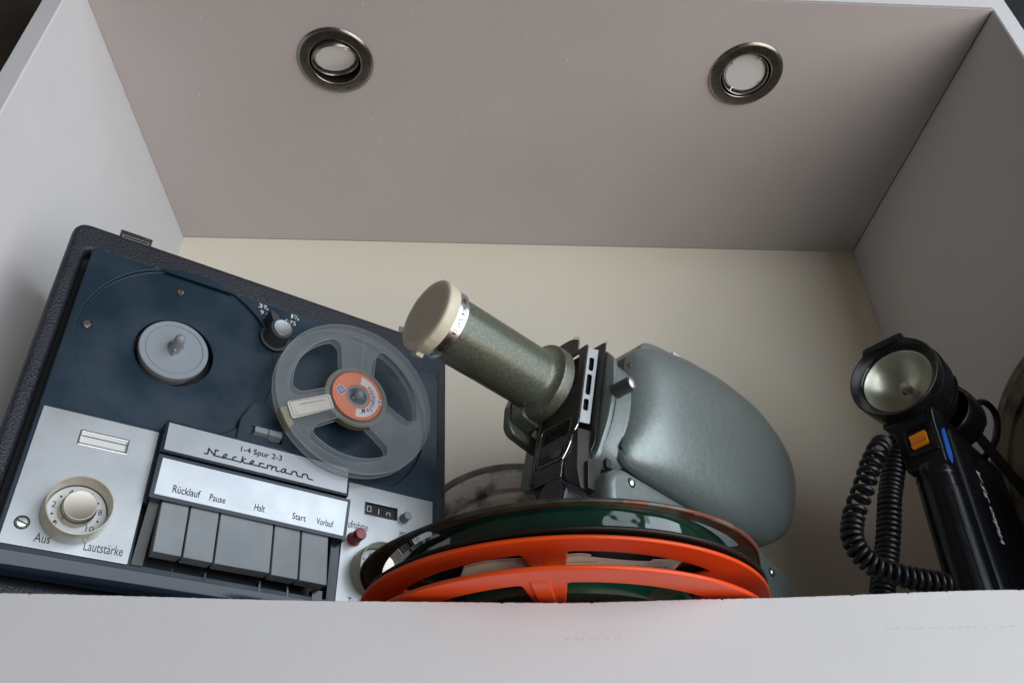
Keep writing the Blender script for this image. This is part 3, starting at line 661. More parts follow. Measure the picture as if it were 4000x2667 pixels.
# lens tube
b = MB(); b.lathe([(24.5, -20), (26.6, -21), (26.7, -60), (26.9, -112), (28.2, -116), (31.0, -119), (34.8, -120.5), (35.4, -122), (35.4, -131), (33, -133), (0, -133)], hammert, LF, 96); tube = b.build('lens_tube', prj, sharp=35)
b = MB(); b.lathe([(27.0, -8), (29.0, -8.4), (29.2, -20.2), (28.4, -21.0), (26.6, -21.2)], mat('turned_aluminium', (.72, .72, .73), .28, 1., rvar=.05, rs=60), LF, 96); ringo = b.build('lens_ring', prj, sharp=35)
b = MB()
for i, ch in enumerate('PROJEKTAR 1:2,5/100 mm'):
    if ch == ' ': continue
    a = R_(-104 + i * 5.6); f = Fr(LF(29.3 * math.cos(a), 29.3 * math.sin(a), -15.5), (-math.sin(a) * mm, 0, math.cos(a) * mm), (0, -mm, 0), (math.cos(a) * mm, 0, math.sin(a) * mm))
    b.text(ch, -1.2, -1.6, 2.5 if ch not in ':,/1I' else 1.2, 3.2, ink, f)
b.build('lens_lettering', ringo, recalc=False)
# cap with scalloped soft edge
n = 96; prof = [(29.4, -10.5), (30.6, -10.5), (30.9, -8), (31.3, -5.5), (31.3, -2.2), (30.9, -.7), (30.0, .2), (28.6, .5)]
vs = []; fs = []
for i in range(n):
    t = 2 * PI * i / n; wob = .08 * math.sin(24 * t) + random.uniform(-.13, .13)
    for j, (r0, z) in enumerate(prof):
        rr = r0 + (wob if 3 <= j <= 6 else 0); zz = z + (random.uniform(-.14, .14) if 4 <= j <= 6 else 0)
        vs.append((rr * math.cos(t), rr * math.sin(t), zz))
L_ = len(prof)
for i in range(n):
    a, c = i * L_, ((i + 1) % n) * L_
    for j in range(L_ - 1): fs.append((a + j, c + j, c + j + 1, a + j + 1))
b = MB(); b.add(vs, fs, capm, LF); cp = b.build('lens_cap', prj, sharp=50)
cm1 = mat('cap_face_outer', (.64, .575, .43), .45, c2=(.58, .51, .38), cs=60); cm2 = mat('cap_face_mid', (.58, .51, .375), .47, c2=(.53, .455, .33), cs=60)
b = MB(); b.lathe([(28.6, .5), (27.2, .6), (26.2, .62)], cm1, LF, 96); b.lathe([(26.2, .62), (24.4, .64)], cm2, LF, 96); b.lathe([(24.4, .64), (14, .9), (0, 1.0)], capf, LF, 96); b.build('cap_face', cp)
b = MB(); b.shape([[(-5, -29.5), (5, -29.5), (4, -33.6), (-4, -33.6)]], -11, -4, capm, Fr(LF.o, LF.x * math.cos(R_(-28)) + LF.y * math.sin(R_(-28)), LF.y * math.cos(R_(-28)) - LF.x * math.sin(R_(-28)), LF.z), bev=1); b.build('cap_tab', cp)
# lens bracket under the flange
b = MB(); AF = Fr((0, 0, 0), (0, mm, 0), (0, 0, mm), (mm, 0, 0))
b.shape([round_poly([(121, 6), (113.5, -18), (113.5, -38, 4), (118, -44, 4), (147, -49), (163, -46), (163, -8), (150, -8), (131, -6)], 2, 3), round_poly([(139, -35.5), (149, -37), (151.5, -20), (146, -25)], 2, 3)[::-1]], -33, -24, hammert, AF, bev=1.6, res=3)
b.shape([round_poly([(120, 12), (114, -20), (114, -34, 4), (134, -38, 2), (134, 12)], 2, 3)], -24, -9, hammert, AF, bev=1.6, res=3); b.build('lens_bracket', prj, sharp=40)
# carrier frame, leaning a little
c8, s8 = math.cos(R_(8)), math.sin(R_(8))
BF = Fr((0, .142, 0), (mm, 0, 0), (0, mm * s8, mm * c8), (0, -mm * c8, mm * s8))        # x = s, y = up, z = towards lens
cp_out = [(-30, 50), (-14, 57, 10), (14, 56, 5), (23.7, 50, 2), (23.7, 36, 1), (36, 36, 1), (36.5, -51), (34, -62), (29, -74), (28, -85), (24, -87), (24, -102), (-10.5, -100.5), (-11, -26), (-30, -20)]
b = MB(); b.shape([round_poly(cp_out, 1.2, 3), round_poly([(-20, 28), (27, 32), (30, -8), (-20, -12)], 6, 4)[::-1]], -1, 1, carm, BF, bev=.3); b.build('carrier_plate', prj, sharp=35)
b = MB(); b.shape([round_poly([(-24, 34), (33, 34), (33, -14), (-24, -16)], 3, 2)], -8, -6, blackm, BF); b.build('carrier_backing', prj)
fr_o = round_poly([(-6, -45), (29.5, -45), (27, -68), (24.5, -84), (-4.5, -83)], 5, 5)
b = MB(); b.tube([(p[0], p[1], 1.6) for p in fr_o], .8, mat('edge_worn_metal', (.20, .19, .17), .3, .9), BF, 8, closed=True); b.tube([(p[0], p[1], 1.3) for p in inset(fr_o, 3.4)], .45, hammerd, BF, 8, closed=True)
b.build('slide_frame', prj)
b = MB(); b.shape([inset(fr_o, 3)], .9, 1.2, glassd, BF); b.build('slide', prj)
b = MB(); b.box(-9.8, -8.4, -98, -28, 1, 3.2, carm, BF, r=.3); b.box(-7.6, -6.9, -88, -46, 1, 2.4, chrome, BF); b.build('guide_rail', prj)
edge = smooth_line([(36.8, -50, 1.0), (36.6, -56, 1.2), (33.0, -64, 1.6), (31.4, -72, 1.8), (28.6, -79, 1.8), (24.6, -85, 1.6)], 6)
b = MB(); b.tube(edge, .62, chrome, BF, 8); b.build('bright_edge', prj)
b = MB(); b.tube([(24.2, -86, 1), (24.4, -101.6, 1), (20.5, -103, 1)], .5, chrome, BF, 8); b.build('bright_edge', prj)
b = MB(); b.tube([(24.0, 36.4, .6), (24.0, 48, .6), (22, 54, .6), (16, 56.6, .6)], .5, chrome, BF, 8); b.build('bright_edge', prj)
for p in ((15, 47), (18, -96), (-6, -96)):
    b = MB(); b.lathe([(1.3, .9), (1.2, 1.7), (.6, 2.0), (0, 2.0)], carm, Fr(BF(p[0], p[1], 0), BF.x, BF.y, BF.z), 14); b.build('rivet', prj)
# bright folded strip with three slots on the viewer's side
c25, s25 = math.cos(R_(24)), math.sin(R_(24))
SF = Fr(BF(33.4, 0, 0), BF.z * -c25 + BF.x * s25, BF.y, BF.x * c25 + BF.z * s25)          # x = into body, y = up, z = out to the side
b = MB(); b.shape([[(1.0, 33.5), (11.9, 36), (11.2, -48.5), (1, -50)], rrect(4.6, 8.8, 8.5, 24.5, 2)[::-1], rrect(4.3, 8.5, -19, 4.5, 2)[::-1], rrect(4.0, 8.2, -36.5, -23.5, 2)[::-1]], -.6, .6, chrome if False else mat('satin_steel', (.70, .72, .74), .42, .6, rvar=.06), SF, bev=.25); b.build('slotted_strip', prj, sharp=35)
b = MB(); b.box(2, 11, -45, 31, -6, -3, blackm, SF); b.build('strip_backing', prj)
b = MB(); b.shape([round_poly([(-18, 46), (44, 44), (44, -68), (36, -84), (-8, -78), (-8, -26), (-18, -22)], 2, 2)], -13.4, -12.2, carm, BF, bev=.2); b.build('rear_guide_plate', prj)
b = MB(); b.tube([(45, 44, -12.8), (44.6, 30, -12.8)], .55, chrome, BF, 8); b.build('clip_edge', prj)
b = MB(); b.tube([(42.5, -50, -12.8), (40.5, -75, -12.8), (43.5, -80.5, -13.2), (45.5, -81, -14)], .55, chrome, BF, 8); b.build('clip_edge', prj)
b = MB(); b.tube([(24.5, -84, -4), (24, -92, -4), (27, -91, -4), (29, -83, -4)], .5, chrome, BF, 8); b.build('clip_edge', prj)
# condenser housing
hp = round_poly([(-44, 30, 10), (42, 38, 6), (54, 22, 6), (57, -14, 10), (54, -48, 10), (45, -80, 6), (10, -90, 12), (-44, -80, 10)], 8, 5)
b = MB(); b.shape([hp, circle(4, -18, 37, 48)[::-1]], -20, -14.6, hammer, BF, bev=1.4, res=3); b.build('housing_flange', prj, sharp=40)
hp2 = round_poly([(-44, 26, 10), (38, 33, 8), (52, 20, 8), (57, -10, 16), (56, -44, 16), (46, -74, 16), (10, -84, 14), (-44, -76, 10)], 8, 6)
b = MB(); r = []
for z, k in ((-19.6, 0), (-26, .5), (-40, 0), (-46, 0)): r.append([(p[0], p[1], z) for p in inset(hp2, k)])
b.loft(r, hammer, BF); b.build('condenser_housing', prj, sharp=40)
b = MB(); b.lathe([(37, -15), (34, -17), (30, -19), (28.5, -16.6), (27, -19), (0, -18.4)], carm, Fr(BF(4, -18, 0), BF.x, BF.y, BF.z), 64); b.build('condenser_ring', prj)
KF = Fr((.057, .158, -.0195), (0, mm, 0), (0, 0, mm), (mm, 0, 0))
b = MB(); b.lathe([(7.2, -2), (6.2, 0), (6.1, 16.0), (5.6, 17.0)], darkgrey, KF, 40); kb = b.build('clamp_knob', prj)
b = MB(); b.lathe([(5.8, 16.6), (5.6, 17.4), (4.8, 18.2), (0, 18.7)], alu, KF, 40); b.build('knob_cap', kb)
# hood: middle body plus a bulging cover on each side
HF = Fr((0, 0, 0), (0, mm, 0), (0, 0, mm), (mm, 0, 0))       # x = a, y = t, z = s
slab = smooth_poly([(172, -70), (180, -36), (188, 0), (198, 40), (203, 58), (212, 70), (232, 77), (262, 81), (305, 81), (362, 75), (402, 54), (420, 24), (418, -8), (391, -52), (354, -74), (326, -80), (250, -80), (190, -79)], 4)
b = MB(); b.shape([slab], -50, 49, hammer, HF, bev=3, res=3); b.build('hood_body', prj, sharp=40)
cov = smooth_poly(round_poly([(165, -78, 20), (185, 45, 22), (211, 60, 6), (246, 72, 6), (303, 80, 6), (363, 77, 6), (406, 56, 6), (427, 28, 6), (426, -8, 6), (401, -58, 6), (362, -82, 6), (328, -86.5, 6), (250, -84.5, 6), (188, -82, 8)], 6, 2), 3)
for sg, nm in ((1, 'hood_cover'), (-1, 'hood_cover')):
    r = []; hh = 16.5 if sg > 0 else 10.0; cx0, cy0 = 300, -8; NT = 144; rf = 19.0
    nrm = []
    for p, q in zip(cov, cov[1:] + cov[:1]):
        d_ = Vector((q[0] - p[0], q[1] - p[1]))
        if d_.length > 1e-6: d_.normalize(); nrm.append(Vector((d_.y, -d_.x)))
    if sum((Vector(cov[0]) - Vector((cx0, cy0))).dot(n__) for n__ in nrm[:1]) < 0: nrm = [-n__ for n__ in nrm]
    sup = [max((p[0] - cx0) * n__.x + (p[1] - cy0) * n__.y for p in cov) for n__ in nrm]
    def eroded(d_):
        rad = []
        for k in range(NT):
            c, s_ = math.cos(2 * PI * k / NT), math.sin(2 * PI * k / NT)
            rad.append(min((h_ - d_) / (n__.x * c + n__.y * s_) for n__, h_ in zip(nrm, sup) if n__.x * c + n__.y * s_ > .05))
        for _ in range(int(2 + d_ * .9)): rad = [(rad[k - 1] + 2 * rad[k] + rad[(k + 1) % NT]) / 4 for k in range(NT)]
        return rad
    def put(rad, k_, z): r.append([(cx0 + rad[k] * k_ * math.cos(2 * PI * k / NT), cy0 + rad[k] * k_ * math.sin(2 * PI * k / NT), sg * z) for k in range(NT)])
    ht = 30.0 if sg > 0 else 14.0
    prof_ = lambda d_: 46.5 + ht * (1 - (1 - d_ / 78.0) ** 3.3) ** .5
    for k in range(27):
        d_ = 58.0 * (k / 26) ** 2.0; put(eroded(d_), 1, prof_(d_))
    last = eroded(58.0)
    for k in range(1, 9):
        q = 1 - k / 8.15; put(last, q, prof_(58.0 + 19.5 * (1 - q)))
    b = MB(); b.loft(r, hammer, HF); b.build(nm, prj, sharp=60)
b = MB(); b.shape([round_poly([(171, -74), (181, -36), (189, 0), (203, 50), (198, 52), (183, 2), (174, -36), (166, -66)], 1, 2)], -46, 53, hammerd, HF, bev=.6); b.build('hood_front_plate', prj)
for p in ((186, 24), (177, -44)):
    b = MB(); f = Fr(HF(p[0] - 3, p[1], 52.6), HF.x, HF.y, HF.z); b.lathe([(2.6, -.2), (2.3, 1.0), (1.2, 1.5), (0, 1.6)], hammerd, f, 20); b.build('screw', prj)
b = MB(); b.box(253, 273, 79.5, 82.6, 44, 49.4, white, HF, r=.4); b.build('white_tab', prj)
# base
base_o = round_poly([(146, -101, 10), (160, -89, 10), (346, -92, 4), (378, -99, 12), (397, -121, 14), (410, -150, 20), (417, -203, 4), (246, -219, 4), (232, -172, 6), (148, -168, 8)], 5, 6)
b = MB(); b.shape([base_o], -54, 57, hammer, HF, bev=7, res=4); b.build('base', prj, sharp=40)
for p in ((171.5, -99.5), (356.5, -110)):
    b = MB(); f = Fr(HF(p[0], p[1], 57.0), HF.x, HF.y, HF.z); b.lathe([(4.3, -.4), (4.1, .25), (3.5, .2)], blackm, f, 24); b.lathe([(3.5, -.2), (3.4, 1.1), (2.6, 1.9), (0, 2.3)], steelw, f, 24); b.build('screw', prj)
# dark slide-changer base and focus knob
b = MB(); b.shape([round_poly([(131, -60, 2), (189, -44, 2), (188, -66), (173, -66), (173, -80), (158, -86), (150, -112), (134, -112), (130, -96)], 1.5, 2)], -9, 39, carm, HF, bev=1); b.build('changer_base', prj, sharp=40)
b = MB(); b.box(138, 152, -112, -88, 28, 43, hammerd, HF, r=1); b.box(160, 166, -84, -70, 40, 42.4, hammerd, HF, r=.5); b.build('changer_lug', prj)
FK = Fr((.0265, .118, -.1215), (mm, 0, 0), (0, 0, mm), (0, -mm, 0)); n = 72; prf = [(12.2, 3.0), (13.4, 2.0), (14.6, 0), (14.9, -22), (13, -24), (6, -24), (6, -46)]
vs = []; fs = []
for i in range(n):
    t = 2 * PI * i / n; q = .55 if i % 2 else 0
    for j, (r0, z) in enumerate(prf): rr = r0 - (q if 2 <= j <= 3 else 0); vs.append((rr * math.cos(t), rr * math.sin(t), z))
L_ = len(prf)
for i in range(n):
    a, c = i * L_, ((i + 1) % n) * L_
    for j in range(L_ - 1): fs.append((a + j, c + j, c + j + 1, a + j + 1))
b = MB(); b.add(vs, fs, blkg, FK); fk = b.build('focus_knob', prj, sharp=30)
b = MB(); b.lathe([(12.3, 2.8), (11.8, 3.3), (11.2, 2.9), (0, 2.9)], darkgrey, FK, 48); b.build('knob_face', fk)

# ------------------------------------------------------------------ film reels lying on the shelf
def flangemesh(b, r_out, r_in, win, z0, z1, ma, bev, n=128, hub=28):
    b.shape([circle(0, 0, r_out, n)] + [w_[::-1] for w_ in win] + [circle(0, 0, 6, 16)[::-1]], z0, z1, ma, QF, bev=bev, res=3)
def fwin(a0, a1, r0, r1, rc):
    P = [(r1 * math.cos(R_(a)), r1 * math.sin(R_(a))) for a in [a0 + (a1 - a0) * i / 14 for i in range(15)]]
    P += [(r0 * math.cos(R_(a)), r0 * math.sin(R_(a))) for a in [a1 + (a0 - a1) * i / 10 for i in range(11)]]
    return round_poly(P, rc, 4)
oM = basis(Vector((.456, .0905, 0)), Vector((1, 0, 0)), Vector((0, 1, 0)), Vector((0, 0, 1)))
ore = thing('film_reel', 'bright orange plastic film reel lying flat on the shelf edge, under the rusty reel', 'film reel', oM, (0, 0, -.004), 'film reels stacked at the shelf edge')
lw = [fwin(-95 + 60 * k + (.0 if k else 0), -95 + 60 * k + 47, 62, 112.8, 11) for k in range(6)]
b = MB(); flangemesh(b, 133.8, 112, lw, .2, 3.0, orange, 1.2); fl = b.build('lower_flange', ore, sharp=40)
for k in range(6):
    a = R_(-102.4 + 60 * k); c, s_ = math.cos(a), math.sin(a); g = Fr((0, 0, 0), (c * mm, s_ * mm, 0), (-s_ * mm, c * mm, 0), (0, 0, mm))
    b = MB(); b.hexa([(30, -4.6, -.8), (117, -4.6, -.8), (117, 4.6, -.8), (30, 4.6, -.8), (30, -5.6, .4), (119, -5.6, .4), (119, 5.6, .4), (30, 5.6, .4)], orange, g); b.build('rib', fl)
uw = [fwin(-94.5 + 60 * k, -94.5 + 60 * k + 47, 62, 114.5 if k != 0 else 115.5, 11) for k in range(6)]
b = MB(); flangemesh(b, 134.4, 112, uw, 16.6, 19.2, orange, 1.2); b.build('upper_flange', ore, sharp=40)
b = MB(); b.lathe([(32, 2), (32, 17), (30, 17), (30, 2)], orange, QF, 48); b.lathe([(40, -3.8), (40, .4), (7, .4), (7, -3.8)], orange, QF, 48); b.build('hub', ore)
n = 160; r = []
prof = [(0, 3.6), (0, 16.2)]
b = MB(); vs = []; fs = []
for i in range(n):
    t = 2 * PI * i / n; rr = 88.0 + 1.6 * math.sin(2 * t + .6) + .4 * math.sin(9 * t)
    for z in (3.4, 16.3): vs.append((rr * math.cos(t), rr * math.sin(t), z))
    for z in (16.3, 3.4): vs.append((60 * math.cos(t), 60 * math.sin(t), z))
for i in range(n):
    a, c = i * 4, ((i + 1) % n) * 4
    for j in range(4): fs.append((a + j, c + j, c + (j + 1) % 4, a + (j + 1) % 4))
b.add(vs, fs, film2, QF); fp = b.build('film', ore, sharp=50)
b = MB()  # bright green patches: highlights painted onto the film pack
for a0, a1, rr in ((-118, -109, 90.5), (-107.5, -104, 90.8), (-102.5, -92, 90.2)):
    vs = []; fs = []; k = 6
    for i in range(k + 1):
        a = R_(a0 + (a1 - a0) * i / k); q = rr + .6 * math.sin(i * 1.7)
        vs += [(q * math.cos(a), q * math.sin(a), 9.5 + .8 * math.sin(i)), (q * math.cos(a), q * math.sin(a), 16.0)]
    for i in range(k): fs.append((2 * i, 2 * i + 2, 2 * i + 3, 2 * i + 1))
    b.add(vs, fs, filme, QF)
b.build('film_highlight', fp, recalc=False)
# folded leaflet caught between the reels
lM = basis(Vector((.456, .0905, .0202)), Vector((1, 0, 0)), Vector((0, 1, 0)), Vector((0, 0, 1)))
lf = thing('paper_leaflet', 'folded white printed leaflet sandwiched above the orange reel', 'leaflet', lM, (0, -.05, 0))
b = MB(); nx, ny = 40, 8; vs = []; fs = []
fe = smooth_line([(-66, -82), (-56, -89.5), (-46, -94), (-34, -96.5), (-20, -99), (-7, -102), (0, -103), (11.5, -99.5), (29, -95), (46, -94), (60, -94.2), (70, -91), (76, -84)], 4)[:41]
while len(fe) < nx + 1: fe.append((76, -84))
for j in range(ny + 1):
    for i in range(nx + 1):
        x, y0 = fe[i]; y = y0 + (-12 - y0) * j / ny
        vs.append((x * mm - .010 * (j / ny), y * mm, .0004 + .0003 * math.sin(x * .06)))
for j in range(ny):
    for i in range(nx): a = j * (nx + 1) + i; fs.append((a, a + 1, a + nx + 2, a + nx + 1))
b.add(vs, fs, paper); b.add([(v[0], v[1] + .0016, v[2] - .0007) for v in vs], fs, paper); b.build('sheet', lf, recalc=False, weld=False)
b = MB(); GF = Fr((0, 0, -.00072), (mm, 0, 0), (0, -mm, 0), (0, 0, -mm))
for k, (x0, y0, w0) in enumerate(((-36, 94, 12), (-36, 92, 12), (-36, 90, 10), (-36, 88, 12), (30, 86, 26), (30, 84, 24), (28, 82, 26), (34, 80, 24), (-8, 92, 18), (40, 90, 20))):
    x = x0
    while x < x0 + w0:
        l_ = random.uniform(1.2, 3.4); b.ribbon([(x, y0), (x + l_, y0)], .55, ink, GF, random.choice((.0, .02))); x += l_ + .8
b.build('printed_lines', lf, recalc=False)
# rusty metal reel on top
mM = basis(Vector((.459, .079, 0)), Vector((1, 0, 0)), Vector((0, 1, 0)), Vector((0, 0, 1)))
mre = thing('film_reel', 'rusty metal film reel wound with dark green film, topmost of the stack', 'film reel', mM, (0, 0, .0205), 'film reels stacked at the shelf edge')
mw = [fwin(-64 + 90 * k, -64 + 90 * k + 66, 70, 117.6, 10) for k in range(4)]
mwt = [fwin(-66, -32, 78, 117.4, 6), fwin(20, 85, 78, 117, 8), fwin(108, 170, 78, 118, 8), fwin(-178, -137, 78, 122.8, 6)]
def rim_stretch(dg):
    d = dg % 360                                # left side stretched outwards to reach the rim's outline in the image
    f_ = min(1, max(0, (d - 95) / 75)) if d < 180 else min(1, max(0, (228 - d) / 44))
    return f_ * f_ * (3 - 2 * f_)
def rimc(R0, k, n_=140): return [((R0 + k * rim_stretch(360 * i / n_)) * math.cos(2 * PI * i / n_), (R0 + k * rim_stretch(360 * i / n_)) * math.sin(2 * PI * i / n_)) for i in range(n_)]
b = MB(); b.shape([rimc(126, 10.5)] + [w_[::-1] for w_ in mwt] + [circle(0, 0, 5, 12)[::-1]], 36.6, 37.6, rust, QF, bev=.3); tf = b.build('upper_flange', mre, sharp=35)
rr_ = [(p[0], p[1], 37.2) for p in rimc(125.4, 10.5)]; b = MB()
rusth = mat('heavily_rusted_steel', (.15, .048, .028), .6, metal=.15, c2=(.20, .17, .13), cs=90, cw=1., lo=.52, hi=.64, cdetail=8, bump=.5, bs=160, bdist=.0008)
plain = mat('dull_tinned_steel', (.085, .088, .068), .42, metal=.55, c2=(.035, .03, .022), cs=60, cw=1., lo=.42, hi=.62, cdetail=8, bump=.2, bs=140, bdist=.0005)
for i0, i1, ma_ in ((0, 17, rusth), (17, 99, plain), (99, 108, plain), (108, 116, rust), (116, 141, rusth)):
    b.tube([rr_[i % 140] for i in range(i0, min(i1 + 1, 141))], 1.5, ma_, QF, 10)
b.build('rolled_rim', tf)
b = MB(); b.shape([rimc(126.6, 6)] + [w_[::-1] for w_ in mw] + [circle(0, 0, 5, 12)[::-1]], 20.6, 21.6, darkst, QF, bev=.3)
b.tube([(p[0], p[1], 21.2) for p in rimc(126, 6)], 1.3, darkst, QF, 8, closed=True); b.build('lower_flange', mre, sharp=35)
b = MB(); b.lathe([(22, 21), (22, 37)], darkst, QF, 40); b.build('hub', mre)
def frad(deg):
    d = (deg + 180) % 360 - 180
    if -172 <= d <= -140: return 117.2
    if -140 < d < -115: t = (d + 140) / 25; return 117.2 + 2.6 * t * t * (3 - 2 * t)
    if -115 <= d <= -72: return 119.8
    if -72 < d < -30: t = (d + 72) / 42; t = t * t * (3 - 2 * t); return 119.8 - 9.0 * t
    if -30 <= d < 120: return 110.8
    t = ((d if d >= 120 else d + 360) - 120) / 68; t = min(1, t); t = t * t * (3 - 2 * t); return 110.8 + 6.4 * t
n = 360; vs = []; fs = []
for i in range(n):
    dg = 360 * i / n; t = R_(dg); rr = frad(dg) + .25 * math.sin(7 * t) + .15 * math.sin(17 * t + 1)
    for z in (21.8, 22.4, 29, 35.8, 36.4): vs.append((rr * math.cos(t), rr * math.sin(t), z))
    for z in (36.4, 21.8): vs.append((60 * math.cos(t), 60 * math.sin(t), z))
for i in range(n):
    a, c = i * 7, ((i + 1) % n) * 7
    for j in range(7): fs.append((a + j, c + j, c + (j + 1) % 7, a + (j + 1) % 7))
b = MB(); b.add(vs, fs, film, QF); mf = b.build('film', mre, sharp=60)
b = MB(); dg = -170.
while dg < -35:
    rr = frad(dg) + .55; a = R_(dg); f = Fr(QF(rr * math.cos(a), rr * math.sin(a), 24.0), (-math.sin(a) * mm, math.cos(a) * mm, 0), (0, 0, mm), (math.cos(a) * mm, math.sin(a) * mm, 0))
    b.shape([rrect(-.9, .9, -.8, .8, .35, 2)], -.05, .05, blackm, f); dg += 3.6
b.build('sprocket_holes', mf)

# ------------------------------------------------------------------ film cans
def can(name, label, mw_, off, R0, depth, mface, mrim, r_in):
    t = thing(name, label, 'film can', mw_, off, 'round film cans leaning at the back')
    b = MB(); b.lathe([(0, .2), (r_in * .55, .6), (r_in - 9, .0), (r_in - 3, -1.0), (r_in, -3.0), (r_in + 2, -2.6)], mface, QF, 96); b.build('lid', t, sharp=30)
    b = MB(); b.lathe([(r_in + 1.6, -2.8), (r_in + 5, -.8), (R0 - 12, -1.0), (R0 - 9, -.6)], mface, QF, 128); b.build('can_ring', t, sharp=30)
    b = MB(); b.lathe([(R0 - 9.2, -.7), (R0 - 7, -1.0), (R0 - 3, .0), (R0 - .8, -.8), (R0, -3), (R0, -depth), (0, -depth)], mrim, QF, 128); b.build('can_rim', t, sharp=30)
    return t
can('film_can', 'stained silvery round film can leaning on the back wall beside the recorder', basis(Vector((.447, .352, .1395)), Vector((1, 0, 0)), Vector((0, math.sin(R_(4)), math.cos(R_(4)))), Vector((0, -math.cos(R_(4)), math.sin(R_(4))))), (0, -.1333, -.008), 133.0, 14, tinm, tinr, 96)
can('film_can', 'brown tarnished round film can leaning on the right wall behind the torch', basis(Vector((.908, .131, .140)), Vector((0, -1, 0)), Vector((0, 0, 1)), Vector((-1, 0, 0))), (0, -.1345, -.008), 134.9, 17, tind, tinr, 104)

# ------------------------------------------------------------------ video light torch
tF = Vector((-.766044, -.642788, 0)); tS = Vector((.642788, -.766044, 0)); e7 = R_(7)
tX = (tF * math.cos(e7) + Vector((0, 0, 1)) * math.sin(e7)); tZ = (Vector((0, 0, 1)) * math.cos(e7) - tF * math.sin(e7))
tM = basis(Vector((.773, .140, .247)), tX, tS, tZ)
tor = thing('video_light', 'black hand-held video lamp with orange switch and coiled cable standing upright', 'video lamp', tM, (-.07, 0, -.2555))
OF = Fr((0, 0, 0), (0, mm, 0), (0, 0, mm), (mm, 0, 0))      # lathe about the lamp axis: x = s, y = up, z = out of the lamp
b = MB(); b.lathe([(32.6, -10.5), (33.4, -6), (37.2, -1.6), (38.6, .3), (39.6, .4), (40.4, -.8), (40.2, -12), (38.6, -30), (36.0, -48), (31.5, -60), (24, -66), (0, -67)], blk, OF, 96); hd = b.build('lamp_head', tor, sharp=35)
for k, z in enumerate((-14, -18.5, -23, -27.5, -32, -41)):
    b = MB(); rr = 40.2 - (-12 - z) * .085 if z < -12 else 40
    b.tube([((rr + .3) * math.cos(R_(a)), (rr + .3) * math.sin(R_(a)), z) for a in range(-42, 62 if k < 5 else 10, 4)], 1.2, blk, OF, 8); b.build('cooling_rib', hd)
for k in range(6):
    b = MB(); a = -108 + k * 8.2
    g = Fr((0, 0, 0), (0, mm * -math.sin(R_(a)), mm * math.cos(R_(a))), (mm, 0, 0), (0, mm * math.cos(R_(a)), mm * math.sin(R_(a))))
    b.box(-1.1, 1.1, -30 + k * .6, -13, 37.6, 40.9, blackm, g, r=.5); b.build('vent_slot', hd)
b = MB(); b.shape([[(-21, 35), (-19.5, 40.6), (-15, 41.6), (16, 42.6), (18.5, 41.2), (19, 35)]], -9, .2, blk, OF, bev=.6); b.build('top_bracket', hd)
b = MB(); b.lathe([(33.2, -7), (32.4, -8.2), (31.4, -8.4), (31.2, -10)], blkg, OF, 96); b.build('inner_bezel', hd)
b = MB(); b.lathe([(31.3, -8.8), (30.6, -9.2), (28.4, -13), (24, -19), (18, -24), (10, -28), (5, -29)], refl, OF, 96); b.build('reflector', tor)
b = MB(); bf = Fr(OF(3, -5, -21), OF.x, OF.y, OF.z); b.lathe([(4.4, -8), (4.4, 6), (3.4, 9), (1.6, 10.4), (0, 10.8)], glassb, bf, 32); bl = b.build('bulb', tor)
b = MB(); b.cyl(1.6, -6, 4, darkst, bf, 14); b.tube([(-1.2, 0, 4), (-1.0, .4, 7), (1.0, .2, 7.2), (1.2, 0, 4)], .3, chrome, bf, 6); b.build('filament', bl)
# neck with the switch
b = MB()
def sect(z, s0, s1, f0, f1): return [(f0, s0, z), (f1, s0, z), (f1, s1, z), (f0, s1, z)]
b.loft([[tuple(Vector(p) * mm) for p in sect(*q)] for q in ((-33, -27, 20, -62, -16), (-38, -26, 19, -65, -14), (-48, -20, 17, -66, -18), (-78, -18.5, 16.5, -66, -18), (-86, -17.5, 16, -62, -20))], blk)
nk = b.build('neck', tor, sharp=25); md = nk.modifiers.new('edge', 'BEVEL'); md.width = .002; md.segments = 3
TF = Fr((-.0175, 0, 0), (0, mm, 0), (0, 0, mm), (mm, 0, 0))
b = MB(); b.shape([rrect(-11, 14.5, -75, -46.5, 1.5), rrect(-8.6, 11.2, -71.5, -50, 1)[::-1]], -2, 1.6, blkg, TF, bev=.5); b.build('switch_frame', tor)
b = MB(); r = []
for i in range(9):
    t = i / 8; y = -68.0 + 11.0 * t; z = 4.6 - 1.7 * math.sin(PI * t) + (1.0 * (1 - t))
    r.append([(-6.2, y, -1), (7.8, y + 1.4, -1), (8.0, y + 1.4, z), (-6.0, y, z)])
b.loft(r, oswitch, TF); b.build('rocker_switch', tor, sharp=35)
b = MB(); b.shape([round_poly([(-36, -45), (-27, -52), (-22, -80), (-27, -88), (-34, -74)], 4, 4)], 16.9, 17.6, bluel, Fr((0, 0, 0), (mm, 0, 0), (0, 0, mm), (0, -mm, 0)) if False else Fr((0, 0, 0), (mm, 0, 0), (0, 0, mm), (0, mm, 0))); b.build('blue_label', tor)
# round grip
GFm = Fr((-.036, 0, 0), (mm, 0, 0), (0, mm, 0), (0, 0, mm))
b = MB(); b.lathe([(15.5, -80), (17.6, -83), (17.8, -92), (17.0, -93), (17.0, -96), (17.8, -97), (18.0, -180), (18.2, -255), (0, -255)], blkg, GFm, 64); b.build('grip', tor, sharp=35)
b = MB()
b.lathe([(17.9, -106), (18.5, -107), (18.6, -170), (18.8, -246)], blk, GFm, 14, R_(22), R_(62))
b.tube([(18.6 * math.cos(R_(40)), 18.6 * math.sin(R_(40)), -112), (18.8 * math.cos(R_(40)), 18.8 * math.sin(R_(40)), -238)], .45, blkg, GFm, 8)
b.build('grip_inlay', tor)
